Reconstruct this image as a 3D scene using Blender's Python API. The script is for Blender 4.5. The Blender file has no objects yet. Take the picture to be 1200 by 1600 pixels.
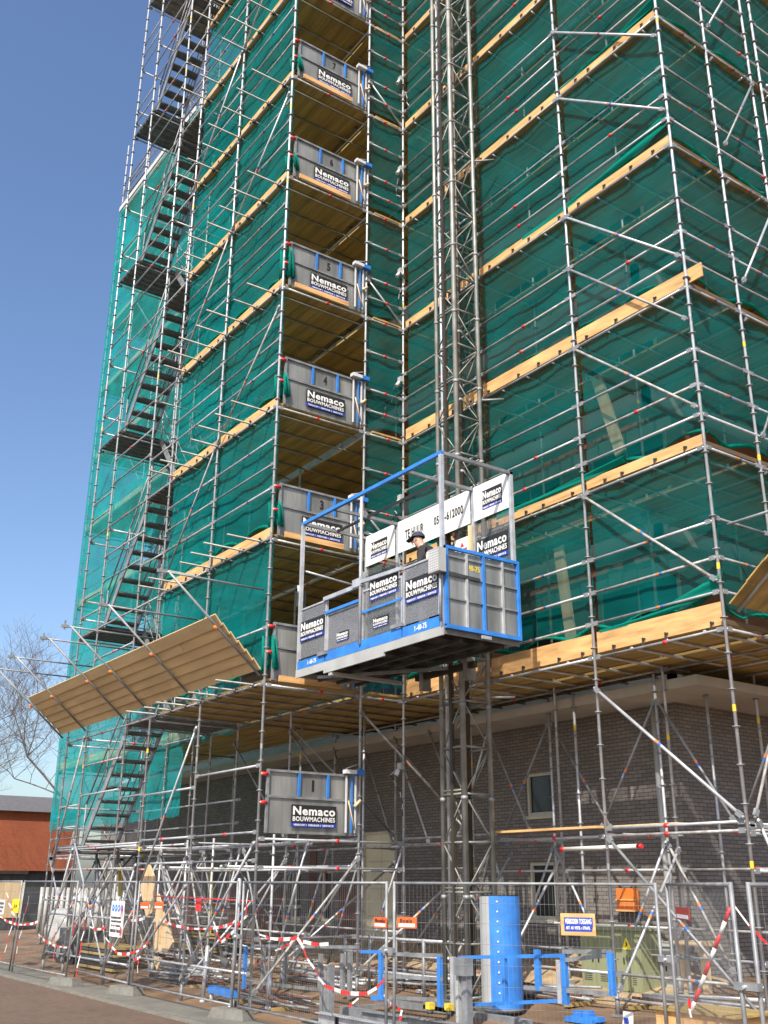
import bpy, math, random
from mathutils import Vector, Matrix
random.seed(7)
SC = bpy.context.scene
COL = SC.collection
R = math.radians

# ---------------------------------------------------------------- camera
CAM_F, CAM_YAW, CAM_PITCH, CAM_ROLL, CAM_H = 1588.0, 0.957, 0.351, 0.006, 2.015
fwd = Vector((-math.sin(CAM_YAW)*math.cos(CAM_PITCH), math.cos(CAM_YAW)*math.cos(CAM_PITCH), math.sin(CAM_PITCH)))
rt0 = Vector((math.cos(CAM_YAW), math.sin(CAM_YAW), 0)); up0 = rt0.cross(fwd)
cr, sr = math.cos(CAM_ROLL), math.sin(CAM_ROLL)
rt = rt0*cr + up0*sr; up = up0*cr - rt0*sr
cd = bpy.data.cameras.new('camera'); cam = bpy.data.objects.new('camera', cd); COL.objects.link(cam)
cam.matrix_world = Matrix(((rt.x, up.x, -fwd.x, 0), (rt.y, up.y, -fwd.y, 0), (rt.z, up.z, -fwd.z, CAM_H), (0, 0, 0, 1)))
cd.sensor_fit = 'HORIZONTAL'; cd.sensor_width = 36; cd.lens = 36*CAM_F/1200
cd.clip_start = 0.1; cd.clip_end = 3000
SC.camera = cam
SC.render.resolution_x = 768; SC.render.resolution_y = 1024

# ---------------------------------------------------------------- sky, sun, exposure
to_sun = Vector((0.60, -0.85, 1.0)).normalized()
w = bpy.data.worlds.new("World"); SC.world = w; w.use_nodes = True
nt = w.node_tree; bg = nt.nodes['Background']
sky = nt.nodes.new('ShaderNodeTexSky'); sky.sky_type = 'NISHITA'; sky.sun_disc = False
sky.sun_elevation = math.asin(to_sun.z); sky.sun_rotation = math.atan2(to_sun.x, to_sun.y)
sky.altitude = 0; sky.air_density = 1.0; sky.dust_density = 2.2; sky.ozone_density = 2.0
hs_ = nt.nodes.new('ShaderNodeHueSaturation'); hs_.inputs['Saturation'].default_value = 1.1; hs_.inputs['Hue'].default_value = .504
nt.links.new(sky.outputs[0], hs_.inputs['Color']); nt.links.new(hs_.outputs[0], bg.inputs[0]); bg.inputs[1].default_value = 0.165
sl = bpy.data.lights.new('sun', 'SUN'); sl.energy = 4.6; sl.angle = R(0.5); sl.color = (1, 0.93, 0.82)
so = bpy.data.objects.new('sun', sl); COL.objects.link(so); so.rotation_euler = to_sun.to_track_quat('Z', 'Y').to_euler()
SC.view_settings.view_transform = 'Standard'; SC.view_settings.look = 'None'
SC.view_settings.exposure = 0.36; SC.view_settings.gamma = 1.0
SC.render.engine = 'CYCLES'; SC.cycles.transparent_max_bounces = 24; SC.cycles.max_bounces = 8

# ---------------------------------------------------------------- materials
def mat(name, col, rough=0.7, metal=0.0, var=0.25, scale=3.0, bump=0.0, bscale=40, spec=None, stretch=None):
    m = bpy.data.materials.new(name); m.use_nodes = True; t = m.node_tree; n = t.nodes; l = t.links
    b = n['Principled BSDF']; b.inputs['Roughness'].default_value = rough; b.inputs['Metallic'].default_value = metal
    if spec is not None: b.inputs['Specular IOR Level'].default_value = spec
    tc = n.new('ShaderNodeTexCoord'); src = tc.outputs['Object']
    if stretch:
        mp = n.new('ShaderNodeMapping'); mp.inputs['Scale'].default_value = stretch; l.new(src, mp.inputs[0]); src = mp.outputs[0]
    nz = n.new('ShaderNodeTexNoise'); nz.inputs['Scale'].default_value = scale; nz.inputs['Detail'].default_value = 6; l.new(src, nz.inputs[0])
    mx = n.new('ShaderNodeMix'); mx.data_type = 'RGBA'
    mx.inputs[6].default_value = (*[c*(1-var) for c in col], 1); mx.inputs[7].default_value = (*[min(1, c*(1+var)) for c in col], 1)
    cr_ = n.new('ShaderNodeValToRGB'); cr_.color_ramp.elements[0].position = .3; cr_.color_ramp.elements[1].position = .7
    l.new(nz.outputs[0], cr_.inputs[0]); l.new(cr_.outputs[0], mx.inputs[0]); l.new(mx.outputs[2], b.inputs['Base Color'])
    if bump:
        n2 = n.new('ShaderNodeTexNoise'); n2.inputs['Scale'].default_value = bscale; l.new(src, n2.inputs[0])
        bp = n.new('ShaderNodeBump'); bp.inputs['Strength'].default_value = bump; bp.inputs['Distance'].default_value = .02
        l.new(n2.outputs[0], bp.inputs['Height']); l.new(bp.outputs[0], b.inputs['Normal'])
    return m

def brickmat(name, c1, c2, mortar, sx=1.0, bw=.21, rh=.066, flat=False, var=.5):
    m = bpy.data.materials.new(name); m.use_nodes = True; t = m.node_tree; n = t.nodes; l = t.links
    b = n['Principled BSDF']; b.inputs['Roughness'].default_value = .9
    tc = n.new('ShaderNodeTexCoord'); sp = n.new('ShaderNodeSeparateXYZ'); l.new(tc.outputs['Object'], sp.inputs[0])
    cb = n.new('ShaderNodeCombineXYZ')
    if flat:
        l.new(sp.outputs[0], cb.inputs[0]); l.new(sp.outputs[1], cb.inputs[1])
    else:
        ad = n.new('ShaderNodeMath'); l.new(sp.outputs[0], ad.inputs[0]); l.new(sp.outputs[1], ad.inputs[1])
        l.new(ad.outputs[0], cb.inputs[0]); l.new(sp.outputs[2], cb.inputs[1])
    br = n.new('ShaderNodeTexBrick'); br.inputs['Scale'].default_value = sx; br.inputs['Brick Width'].default_value = bw
    br.inputs['Row Height'].default_value = rh; br.inputs['Mortar Size'].default_value = .006; br.inputs['Bias'].default_value = -.2
    br.inputs['Color1'].default_value = (*c1, 1); br.inputs['Color2'].default_value = (*c2, 1); br.inputs['Mortar'].default_value = (*mortar, 1)
    l.new(cb.outputs[0], br.inputs[0])
    nz = n.new('ShaderNodeTexNoise'); nz.inputs['Scale'].default_value = .8; nz.inputs['Detail'].default_value = 8; l.new(tc.outputs['Object'], nz.inputs[0])
    mx = n.new('ShaderNodeMix'); mx.data_type = 'RGBA'; mx.blend_type = 'MULTIPLY'; mx.inputs[0].default_value = var
    l.new(br.outputs[0], mx.inputs[6]); l.new(nz.outputs[0], mx.inputs[7])
    mu = n.new('ShaderNodeMix'); mu.data_type = 'RGBA'; mu.blend_type = 'MULTIPLY'; mu.inputs[0].default_value = 1
    mu.inputs[7].default_value = (1+var*.8,)*3 + (1,); mu.clamp_result = False
    l.new(mx.outputs[2], mu.inputs[6]); l.new(mu.outputs[2], b.inputs['Base Color'])
    bp = n.new('ShaderNodeBump'); bp.inputs['Strength'].default_value = .6; bp.inputs['Distance'].default_value = .008
    l.new(br.outputs['Fac'], bp.inputs['Height']); bp.invert = True; l.new(bp.outputs[0], b.inputs['Normal'])
    return m

def _(): pass
def netmat(name, col, opac, var=.25, tr=.35, scale=(.5, .5, 1.2)):
    # woven debris net: partly open weave, folds are denser, light shines through the threads
    m = bpy.data.materials.new(name); m.use_nodes = True; t = m.node_tree; n = t.nodes; l = t.links
    n.remove(n['Principled BSDF']); out = n['Material Output']
    tc = n.new('ShaderNodeTexCoord')
    mp = n.new('ShaderNodeMapping'); mp.inputs['Scale'].default_value = scale; mp.inputs['Rotation'].default_value = (R(20), R(30), R(10)); l.new(tc.outputs['Object'], mp.inputs[0])
    nz = n.new('ShaderNodeTexNoise'); nz.inputs['Scale'].default_value = 1.3; nz.inputs['Detail'].default_value = 5; nz.inputs['Distortion'].default_value = .6; l.new(mp.outputs[0], nz.inputs[0])
    wv = n.new('ShaderNodeTexNoise'); wv.inputs['Scale'].default_value = 9; wv.inputs['Detail'].default_value = 3
    mp2 = n.new('ShaderNodeMapping'); mp2.inputs['Scale'].default_value = (.25, .25, 1.6); mp2.inputs['Rotation'].default_value = (R(35), R(25), 0); l.new(tc.outputs['Object'], mp2.inputs[0]); l.new(mp2.outputs[0], wv.inputs[0])
    r1 = n.new('ShaderNodeMapRange'); r1.inputs[1].default_value = .3; r1.inputs[2].default_value = .7
    r1.inputs[3].default_value = opac-var*.5; r1.inputs[4].default_value = min(1, opac+var*.5); l.new(nz.outputs[0], r1.inputs[0])
    r2 = n.new('ShaderNodeMapRange'); r2.inputs[1].default_value = .62; r2.inputs[2].default_value = .72; r2.inputs[3].default_value = 0; r2.inputs[4].default_value = .10; l.new(wv.outputs[0], r2.inputs[0])
    ad = n.new('ShaderNodeMath'); ad.use_clamp = True; l.new(r1.outputs[0], ad.inputs[0]); l.new(r2.outputs[0], ad.inputs[1])
    mx = n.new('ShaderNodeMix'); mx.data_type = 'RGBA'
    mx.inputs[6].default_value = (*[c*.62 for c in col], 1); mx.inputs[7].default_value = (*[c*1.45 for c in col], 1); l.new(nz.outputs[0], mx.inputs[0])
    df = n.new('ShaderNodeBsdfDiffuse'); tl = n.new('ShaderNodeBsdfTranslucent'); tp = n.new('ShaderNodeBsdfTransparent')
    l.new(mx.outputs[2], df.inputs[0]); l.new(mx.outputs[2], tl.inputs[0])
    bp = n.new('ShaderNodeBump'); bp.inputs['Strength'].default_value = .2; bp.inputs['Distance'].default_value = .04
    l.new(wv.outputs[0], bp.inputs['Height']); l.new(bp.outputs[0], df.inputs['Normal'])
    m1 = n.new('ShaderNodeMixShader'); m1.inputs[0].default_value = tr; l.new(df.outputs[0], m1.inputs[1]); l.new(tl.outputs[0], m1.inputs[2])
    m2 = n.new('ShaderNodeMixShader'); l.new(ad.outputs[0], m2.inputs[0]); l.new(tp.outputs[0], m2.inputs[1]); l.new(m1.outputs[0], m2.inputs[2])
    l.new(m2.outputs[0], out.inputs[0])
    return m

def sheermat(name, col, opac, rough=.5, metal=.5):
    m = bpy.data.materials.new(name); m.use_nodes = True; t = m.node_tree; n = t.nodes; l = t.links
    b = n['Principled BSDF']; b.inputs['Base Color'].default_value = (*col, 1); b.inputs['Roughness'].default_value = rough; b.inputs['Metallic'].default_value = metal
    tc = n.new('ShaderNodeTexCoord'); nz = n.new('ShaderNodeTexNoise'); nz.inputs['Scale'].default_value = 70; l.new(tc.outputs['Object'], nz.inputs[0])
    r1 = n.new('ShaderNodeMapRange'); r1.inputs[1].default_value = .4; r1.inputs[2].default_value = .6; r1.inputs[3].default_value = max(0, opac-.25); r1.inputs[4].default_value = min(1, opac+.25); l.new(nz.outputs[0], r1.inputs[0])
    tp = n.new('ShaderNodeBsdfTransparent'); mx = n.new('ShaderNodeMixShader')
    l.new(r1.outputs[0], mx.inputs[0]); l.new(tp.outputs[0], mx.inputs[1]); l.new(b.outputs[0], mx.inputs[2]); l.new(mx.outputs[0], n['Material Output'].inputs[0])
    return m

M = dict(
 galv=mat('galvanised_steel', (.50, .515, .54), .45, .35, .2, 6),
  galv2=mat('weathered_steel', (.38, .37, .355), .6, .25, .4, 9), galvd=mat('dull_galvanised_steel', (.27, .28, .29), .55, .35, .3, 5),
 tread=mat('stair_grating', (.15, .155, .155), .6, .3, .35, 5),
 dark=mat('dark_steel', (.07, .075, .075), .6, .4, .35, 5),
 mast=mat('mast_steel', (.26, .26, .235), .5, .4, .3, 4),
 greas=mat('greasy_steel', (.06, .05, .035), .5, .4, .3, 4),
 wood=mat('toe_board_wood', (.64, .37, .15), .8, 0, .35, 2.5, .2, 30, stretch=(.6, .6, 4)),
 plank=mat('scaffold_plank', (.38, .26, .085), .85, 0, .35, 1.6, .3, 20, stretch=(.35, 3.5, 3)),
 fanw2=mat('plywood_fan_worn', (.40, .27, .125), .8, 0, .25, 1.6, .2, 20, stretch=(.5, 3, 3)), fanw3=mat('plywood_fan_light', (.56, .39, .19), .8, 0, .2, 1.6, .2, 20, stretch=(.5, 3, 3)),
 fanw=mat('plywood_fan', (.56, .40, .20), .8, 0, .15, 1.2, .2, 20, stretch=(.5, 3, 3)),
 dkplank=mat('dark_plank', (.12, .075, .035), .85, 0, .3, 3), pale=mat('pale_timber', (.62, .47, .28), .8, 0, .2, 3, stretch=(3, 3, .4)),
 red=mat('red_marking', (.70, .03, .03), .5, 0, .1), orange=mat('orange_marking', (.8, .2, .03), .5, 0, .1),
 blue=mat('blue_paint', (.035, .205, .62), .45, 0, .2, 4, .15, 25), bluemark=mat('blue_marking', (.04, .16, .5), .5, 0, .1),
 yellow=mat('yellow_marking', (.75, .55, .03), .5, 0, .12), white=mat('white_paint', (.8, .8, .78), .45, 0, .06, 3),
 black=mat('black_plastic', (.02, .02, .022), .5, 0, .2), navy=mat('sign_blue', (.02, .05, .36), .45, 0, .08),
 sheet=mat('grey_sheet_metal', (.31, .31, .295), .38, .5, .45, 1.1, .5, 2.5, stretch=(1, 3, .5)),
 grille=sheermat('perforated_metal', (.34, .34, .35), .62), thin=sheermat('wire_mesh', (.3, .3, .3), .3),
 net=netmat('green_debris_net', (.004, .165, .16), .57, .2, .42), netd=netmat('dense_green_net', (.016, .47, .48), .57, .3, .5),
 neta=netmat('left_green_net', (.006, .24, .235), .68, .2, .45),
 netr=netmat('rolled_net', (.01, .28, .21), .97, .05, .4),
 brick=brickmat('grey_brick', (.215, .193, .175), (.145, .131, .12), (.07, .065, .06)),
 redbrick=brickmat('red_brick', (.36, .14, .08), (.28, .11, .07), (.2, .15, .12)),
 obrick=brickmat('orange_brick', (.33, .085, .036), (.27, .07, .03), (.26, .10, .055), var=.3),
 paving=brickmat('road_clinkers', (.145, .095, .065), (.11, .074, .052), (.07, .052, .04), 1.0, .20, .10, True, .45),
 slab=mat('concrete_canopy', (.46, .43, .38), .8, 0, .12, 1.2), conc=mat('concrete', (.17, .165, .145), .9, 0, .2, 8, .2, 60),
 glass=mat('dark_window', (.02, .025, .03), .12, 0, .2), frame=mat('pale_frame', (.55, .52, .42), .6, 0, .1),
 door=mat('cream_door', (.72, .64, .44), .6, 0, .08), maroon=mat('maroon_panel', (.16, .075, .06), .8, 0, .25, 3),
 soil=mat('site_ground', (.17, .105, .06), .95, 0, .5, 1.3, .5, 14), sand=mat('sand', (.38, .28, .165), .95, 0, .25, 4, .5, 18),
 walk=mat('pavement_slabs', (.155, .148, .125), .95, 0, .2, 2, .3, 40), kerb=mat('kerb_stone', (.19, .18, .15), .9, 0, .2, 6), rooft=mat('grey_roof', (.12, .115, .115), .85, 0, .2, 4),
 olive=mat('olive_cabinet', (.25, .27, .15), .6, 0, .12, 2), grey=mat('grey_paint', (.38, .39, .38), .6, 0, .1),
 bark=mat('bark', (.19, .165, .15), .9, 0, .2), skin=mat('skin', (.55, .32, .23), .6, 0, .08), cloth=mat('black_jacket', (.025, .025, .028), .85, 0, .2),
 trous=mat('work_trousers', (.05, .055, .07), .9, 0, .2), capm=mat('navy_cap', (.03, .035, .07), .8, 0, .15),
 boel=mat('orange_sign', (.85, .12, .02), .5, 0, .05), dred=mat('dark_red_sign', (.4, .05, .03), .5, 0, .08),
 ylw=mat('yellow_sign', (.9, .75, .02), .5, 0, .05), lgrey=mat('light_sign', (.6, .6, .62), .5, 0, .05),
 grass=mat('grass_blade', (.06, .13, .03), .8, 0, .4, 8), rust=mat('rusty_steel', (.13, .06, .035), .85, .2, .4, 6),
 tarp=mat('dark_sheet', (.05, .055, .06), .6, 0, .4, 3), clear=mat('white_wrap', (.42, .42, .41), .35, 0, .15, 4),
)

# ---------------------------------------------------------------- mesh helpers
class MB:
    def __init__(s): s.v = []; s.f = []; s.m = []; s.s = []; s.names = []
    def mi(s, m):
        if m not in s.names: s.names.append(m)
        return s.names.index(m)
    def face(s, idx, m, sm=False): s.f.append(idx); s.m.append(s.mi(m)); s.s.append(sm)
    def hexa(s, c, m):
        b = len(s.v); s.v += [tuple(p) for p in c]
        for q in ((0, 3, 2, 1), (4, 5, 6, 7), (0, 1, 5, 4), (1, 2, 6, 5), (2, 3, 7, 6), (3, 0, 4, 7)): s.face([b+i for i in q], m)
    def box(s, x0, y0, z0, x1, y1, z1, m):
        if x0 > x1: x0, x1 = x1, x0
        if y0 > y1: y0, y1 = y1, y0
        if z0 > z1: z0, z1 = z1, z0
        s.hexa([(x0, y0, z0), (x1, y0, z0), (x1, y1, z0), (x0, y1, z0), (x0, y0, z1), (x1, y0, z1), (x1, y1, z1), (x0, y1, z1)], m)
    def bar(s, p, q, w, h, m, upv=(0, 0, 1)):
        p = Vector(p); q = Vector(q); d = (q-p).normalized(); u = Vector(upv)
        if abs(d.dot(u)) > .98: u = Vector((0, 1, 0))
        a = d.cross(u).normalized()*w/2; b = a.cross(d).normalized()*h/2
        s.hexa([p-a-b, q-a-b, q+a-b, p+a-b, p-a+b, q-a+b, q+a+b, p+a+b], m)
    def tube(s, p, q, r, m, n=7, r2=None, cap=True):
        p = Vector(p); q = Vector(q); d = (q-p)
        if d.length < 1e-6: return
        d.normalize(); u = Vector((0, 0, 1)) if abs(d.z) < .9 else Vector((1, 0, 0))
        a = d.cross(u).normalized(); c = a.cross(d); b = len(s.v); r2 = r if r2 is None else r2
        for k in range(n):
            t = 2*math.pi*k/n; o = a*math.cos(t)+c*math.sin(t)
            s.v.append(tuple(p+o*r)); s.v.append(tuple(q+o*r2))
        for k in range(n):
            j = (k+1) % n; s.face([b+2*k, b+2*j, b+2*j+1, b+2*k+1], m, True)
        if cap:
            s.face([b+2*k for k in range(n)][::-1], m); s.face([b+2*k+1 for k in range(n)], m)
    def grid(s, fn, nu, nv, m, sm=True):
        b = len(s.v)
        for j in range(nv+1):
            for i in range(nu+1): s.v.append(tuple(fn(i/nu, j/nv)))
        for j in range(nv):
            for i in range(nu):
                a = b+j*(nu+1)+i; s.face([a, a+1, a+nu+2, a+nu+1], m, sm)
    def poly(s, pts, thick, m):          # pts 3-D loop, thickness vector
        b = len(s.v); n = len(pts); t = Vector(thick)
        s.v += [tuple(p) for p in pts] + [tuple(Vector(p)+t) for p in pts]
        s.face(list(range(b, b+n))[::-1], m); s.face(list(range(b+n, b+2*n)), m)
        for k in range(n):
            j = (k+1) % n; s.face([b+k, b+j, b+n+j, b+n+k], m)
    def build(s, name, parent=None, label=None, origin=None):
        me = bpy.data.meshes.new(name)
        if origin is not None:
            o = Vector(origin); vs = [tuple(Vector(p)-o) for p in s.v]
        else: vs = s.v
        me.from_pydata(vs, [], s.f)
        for k in s.names: me.materials.append(M[k])
        me.polygons.foreach_set('material_index', s.m); me.polygons.foreach_set('use_smooth', s.s); me.update()
        ob = bpy.data.objects.new(name, me); COL.objects.link(ob)
        if origin is not None: ob.location = origin
        if parent: ob.parent = parent
        if label: ob['label'] = label
        return ob

def tag(o, label=None, cat=None, group=None, kind=None):
    if label: o['label'] = label
    if cat: o['category'] = cat
    if group: o['group'] = group
    if kind: o['kind'] = kind
    return o
def thing(name, label, cat, group=None, loc=(0, 0, 0)):
    o = bpy.data.objects.new(name, None); COL.objects.link(o); o.empty_display_size = .2
    o.location = loc
    return tag(o, label, cat, group)
class Kid:
    """parts of a thing whose Empty stands at loc: coordinates stay in world metres"""
    def __init__(s, root): s.root = root; s.o = root.location.copy()
    def build(s, mb, name, label=None, parent=None):
        p = parent or s.root
        mb.v = [tuple(Vector(q)-s.o) for q in mb.v]
        return mb.build(name, p, label)
def atY(px, py, Y):
    d = rt*((px-600)/CAM_F) + up*((800-py)/CAM_F) + fwd
    t = Y/d.y; return Vector((d.x*t, Y, CAM_H+d.z*t))
def gz(x, y):                                   # ground height: the site climbs gently towards the building
    return 0.0 if y < 8.9 else min(.56, (y-8.9)*.10)

# ---------------------------------------------------------------- lettering
_tc = {}
def textmesh(s, bold):
    if (s, bold) in _tc: return _tc[(s, bold)]
    c = bpy.data.curves.new('t', 'FONT'); c.body = s; c.size = 1; c.offset = bold; c.extrude = .01; c.space_character = 1.1; c.resolution_u = 3
    o = bpy.data.objects.new('t', c); COL.objects.link(o)
    bpy.context.view_layer.update()
    me = bpy.data.meshes.new_from_object(o.evaluated_get(bpy.context.evaluated_depsgraph_get()))
    vs = [v.co.copy() for v in me.vertices]; fs = [list(p.vertices) for p in me.polygons]
    x0 = min(v.x for v in vs); x1 = max(v.x for v in vs); y0 = min(v.y for v in vs); y1 = max(v.y for v in vs)
    vs = [((v.x-x0)/(x1-x0), (v.y-y0)/(y1-y0), v.z) for v in vs]
    bpy.data.objects.remove(o); bpy.data.curves.remove(c); bpy.data.meshes.remove(me)
    _tc[(s, bold)] = (vs, fs); return vs, fs
def put_text(mb, s, org, ax, az, w, h, m, bold=.03):
    """lower-left corner org, unit axes ax (reading direction) and az (up), fitted to w x h"""
    vs, fs = textmesh(s, bold); ax = Vector(ax); az = Vector(az); nn = ax.cross(az); b = len(mb.v)
    for v in vs: mb.v.append(tuple(Vector(org)+ax*v[0]*w+az*v[1]*h+nn*(v[2]*.15)))
    for f in fs: mb.face([b+i for i in f], m)
def plate(mb, org, ax, az, w, h, t, m):
    ax = Vector(ax); az = Vector(az); nn = ax.cross(az); o = Vector(org)
    mb.hexa([o-nn*t, o+ax*w-nn*t, o+ax*w, o, o+az*h-nn*t, o+ax*w+az*h-nn*t, o+ax*w+az*h, o+az*h], m)
def firm_sign(kid, org, ax, az, w, h, parent, label=None):
    a = Vector(ax); z = Vector(az); nn = a.cross(z); o = Vector(org)
    b = MB(); plate(b, o+z*h*.17, a, z, w, h*.83, .012, 'black'); plate(b, o, a, z, w, h*.168, .012, 'navy')
    s = kid.build(b, 'sign', label, parent)
    e = nn*.002; t = MB()
    put_text(t, 'Nemaco', o+a*w*.03+z*h*.53+e, a, z, w*.94, h*.40, 'white', .03); kid.build(t, 'lettering', None, s); t = MB()
    put_text(t, 'BOUWMACHINES', o+a*w*.03+z*h*.25+e, a, z, w*.94, h*.22, 'white', .022); kid.build(t, 'lettering', None, s)
    for k, tx in enumerate(('VERKOOP', 'VERHUUR', 'SERVICE')):
        t = MB(); put_text(t, tx, o+a*w*(.05+.32*k)+z*h*.04+e, a, z, w*.25, h*.09, 'white', .02)
        if k: plate(t, o+a*w*(.325+.32*(k-1))+z*h*.035+e, a, z, w*.008, h*.1, .001, 'white')
        kid.build(t, 'lettering', None, s)
    return s

# ---------------------------------------------------------------- levels and grid lines of the scaffolding
YK, XK, YI, XJ, XP, YG, XA = 8.72, -16.06, 11.81, -8.53, -10.99, 10.80, -18.66
T1, T2, T3, T4 = -26.49, -25.08, -22.52, -21.15
Z1, Z2, DZ = 2.78, 5.41, 2.75
LV = lambda n: Z1 if n == 1 else Z2+DZ*(n-2)
YIN = 13.50; YW = 14.50; XW = -11.70

class Frame:
    """one scaffold: every tube, board and net becomes a part of its own"""
    def __init__(s, name, label, cat='scaffold', group=None, loc=(0, 0, 0)):
        s.r = thing(name, label, cat, group, loc); s.k = Kid(s.r)
    def pole(s, x, y, z1, z0=None, r=.0245, name='pole', m='galv'):
        z0 = gz(x, y)+.02 if z0 is None else z0
        b = MB(); b.tube((x, y, z0), (x, y, z1), r, m, 8)
        if z0 < 1: b.box(x-.07, y-.07, z0-.02, x+.07, y+.07, z0, 'galvd'); b.tube((x, y, z0+.01), (x, y, z0+.28), r+.012, 'galvd', 8, r2=r+.004)
        z = math.ceil(z0*2)/2+.02
        while z < z1:
            b.tube((x, y, z), (x, y, z+.014), .056, 'galvd', 8); z += .5
        z = Z1-.55 + random.choice((0, .4))
        while z < z1-.3:
            if z > z0+.5: b.tube((x, y, z), (x, y, z+.09), r+.002, random.choice(('yellow', 'galvd', 'galvd', 'galvd', 'galvd')), 8, cap=False)
            z += 2.0
        s.k.build(b, name)
    def rail(s, p, q, name='guardrail', marks='', r=.022, m='galv', n=6, ends=True):
        b = MB(); P = Vector(p); Q = Vector(q); d = (Q-P).normalized()
        if m == 'galv': m = random.choice(('galv', 'galv', 'galvd', 'galv2'))
        b.tube(P, Q, r, m, n)
        if ends:
            for e, sg in ((P, 1), (Q, -1)): b.bar(e+d*.03*sg, e+d*.13*sg, .045, .07, 'galvd')
        L = (Q-P).length
        for k, c in enumerate(marks):
            t = L*(.5 if len(marks) == 1 else .3+.4*k)+random.uniform(-.25, .25)*L*.3
            o = P+d*t
            if c == 'r': b.tube(o, o+d*.06, r+.011, 'red', 7)
            if c == 'o': b.tube(o, o+d*.06, r+.002, 'orange', 7, cap=False); b.tube(o+d*.062, o+d*.12, r+.002, 'bluemark', 7, cap=False)
        s.k.build(b, name)
    def deck(s, x0, y0, x1, y1, z, seam=None, name='deck', trans=.62, out=0, m='plank'):
        """boards run along X, transoms along Y carry them"""
        b = MB(); y = y0
        while y < y1-.05:
            wd = min(.225, y1-y)
            if seam is None or not (abs(y+wd/2-seam) < .12):
                xs = x0; 
                while xs < x1-.05:
                    xe = min(x1, xs+random.uniform(2.2, 3.6)); jj = random.uniform(0, .008)
                    b.box(xs+.004, y+.004, z+.03+jj, xe-.004, y+wd-.004, z+.07+jj, m); xs = xe
            y += wd
        s.k.build(b, name)
        if trans:
            n = max(2, round((x1-x0)/trans))
            for i in range(n):
                x = x0+(x1-x0)*(i+.5)/n
                o = out*random.uniform(.7, 1.05) if out else 0
                bb = MB(); bb.tube((x, y0-o-.03, z), (x, y1, z), .021, 'mast' if out else 'galv', 6)
                if o: bb.box(x-.035, y0-.09, z-.05, x+.035, y0-.01, z+.03, 'dark')
                s.k.build(bb, 'transom')
    def toe(s, p, q, z, h=.2, name='toe_board', m='wood', t=.03, clips=4, sag=0):
        P = Vector((*p, z+.04)); Q = Vector((*q, z+.04)); d = (Q-P).normalized(); nn = d.cross(Vector((0, 0, 1)))
        b = MB(); L = (Q-P).length; segs = max(1, round(L/2.6)); rnd = random.uniform
        for i in range(segs):
            a = P+d*(L*i/segs+.01); c = P+d*(L*(i+1)/segs-.01); dz = rnd(-.015, .015)
            b.hexa([a+Vector((0, 0, dz)), c+Vector((0, 0, -dz)), c-nn*t+Vector((0, 0, -dz)), a-nn*t+Vector((0, 0, dz)),
                    a+Vector((0, 0, h+dz)), c+Vector((0, 0, h-dz)), c-nn*t+Vector((0, 0, h-dz)), a-nn*t+Vector((0, 0, h+dz))], m)
        tb = s.k.build(b, name)
        if clips:
            for i in range(clips):
                cb = MB(); o = P+d*(L*(i+.5)/clips+random.uniform(-.15, .15))+nn*.02
                cb.bar(o+Vector((0, 0, -.05)), o+Vector((0, 0, .07)), .02, .02, 'dark'); cb.bar(o+Vector((0, 0, .05)), o+Vector((0, 0, .05))+d*.05, .02, .02, 'dark')
                s.k.build(cb, 'clip', None, tb)
    def net(s, p, q, z0, z1, m='net', amp=.05, name='debris_net', seed=0, sagb=.12, roll=True):
        P = Vector((*p, 0)); Q = Vector((*q, 0)); d = (Q-P); L = d.length; d.normalize(); nn = d.cross(Vector((0, 0, 1)))
        nu = max(8, int(L/.16)); nv = max(8, int((z1-z0)/.2)); rs = random.Random(seed)
        ph = [rs.uniform(0, 6.3) for _ in range(6)]; ki = [rs.uniform(.6, 2.6) for _ in range(6)]
        def fn(u, v):
            x = u*L; z = z0+(z1-z0)*v
            sg = abs(math.sin(math.pi*x/1.3+ph[0]))*sagb*(1-v)**3
            w = math.sin(x*ki[0]*1.2+z*.9+ph[1])*.5+math.sin(x*ki[1]*2-z*1.1+ph[2])*.3+math.sin((x-z*.7)*6+ph[3])*.07*(1-v)
            edge = min(1, 4*u, 4*(1-u))
            return P+d*x-nn*(abs(w)*amp*edge)+Vector((0, 0, z+sg+.04*math.sin(x*1.7+ph[4])*(v > .9)))
        b = MB(); b.grid(fn, nu, nv, m)
        if roll:                              # gathered hem along the toe board
            for i in range(nu):
                a = fn(i/nu, 0); c = fn((i+1)/nu, 0); b.tube(a, c, .03+.015*math.sin(i*.7+ph[5]), 'netr', 5, cap=False)
        s.k.build(b, name)
    def fold(s, x0, x1, y, z, h0, h1, seed=1):
        b = MB(); rs = random.Random(seed); ph = rs.uniform(0, 6)
        def fn(u, v):
            top = h0+(h1-h0)*u**2.2; bot = -.03+.5*top*u
            return (x0+(x1-x0)*u, y-.03-.03*math.sin(v*7+u*9+ph)*u-.05*u*math.sin(math.pi*v), z+bot+(top-bot)*v)
        b.grid(fn, 24, 7, 'netr'); s.k.build(b, 'net_fold')
    def brace(s, p, q, name='brace', m='galv', r=.0225, marks='o'): s.rail(p, q, name, marks, r, m)

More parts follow.
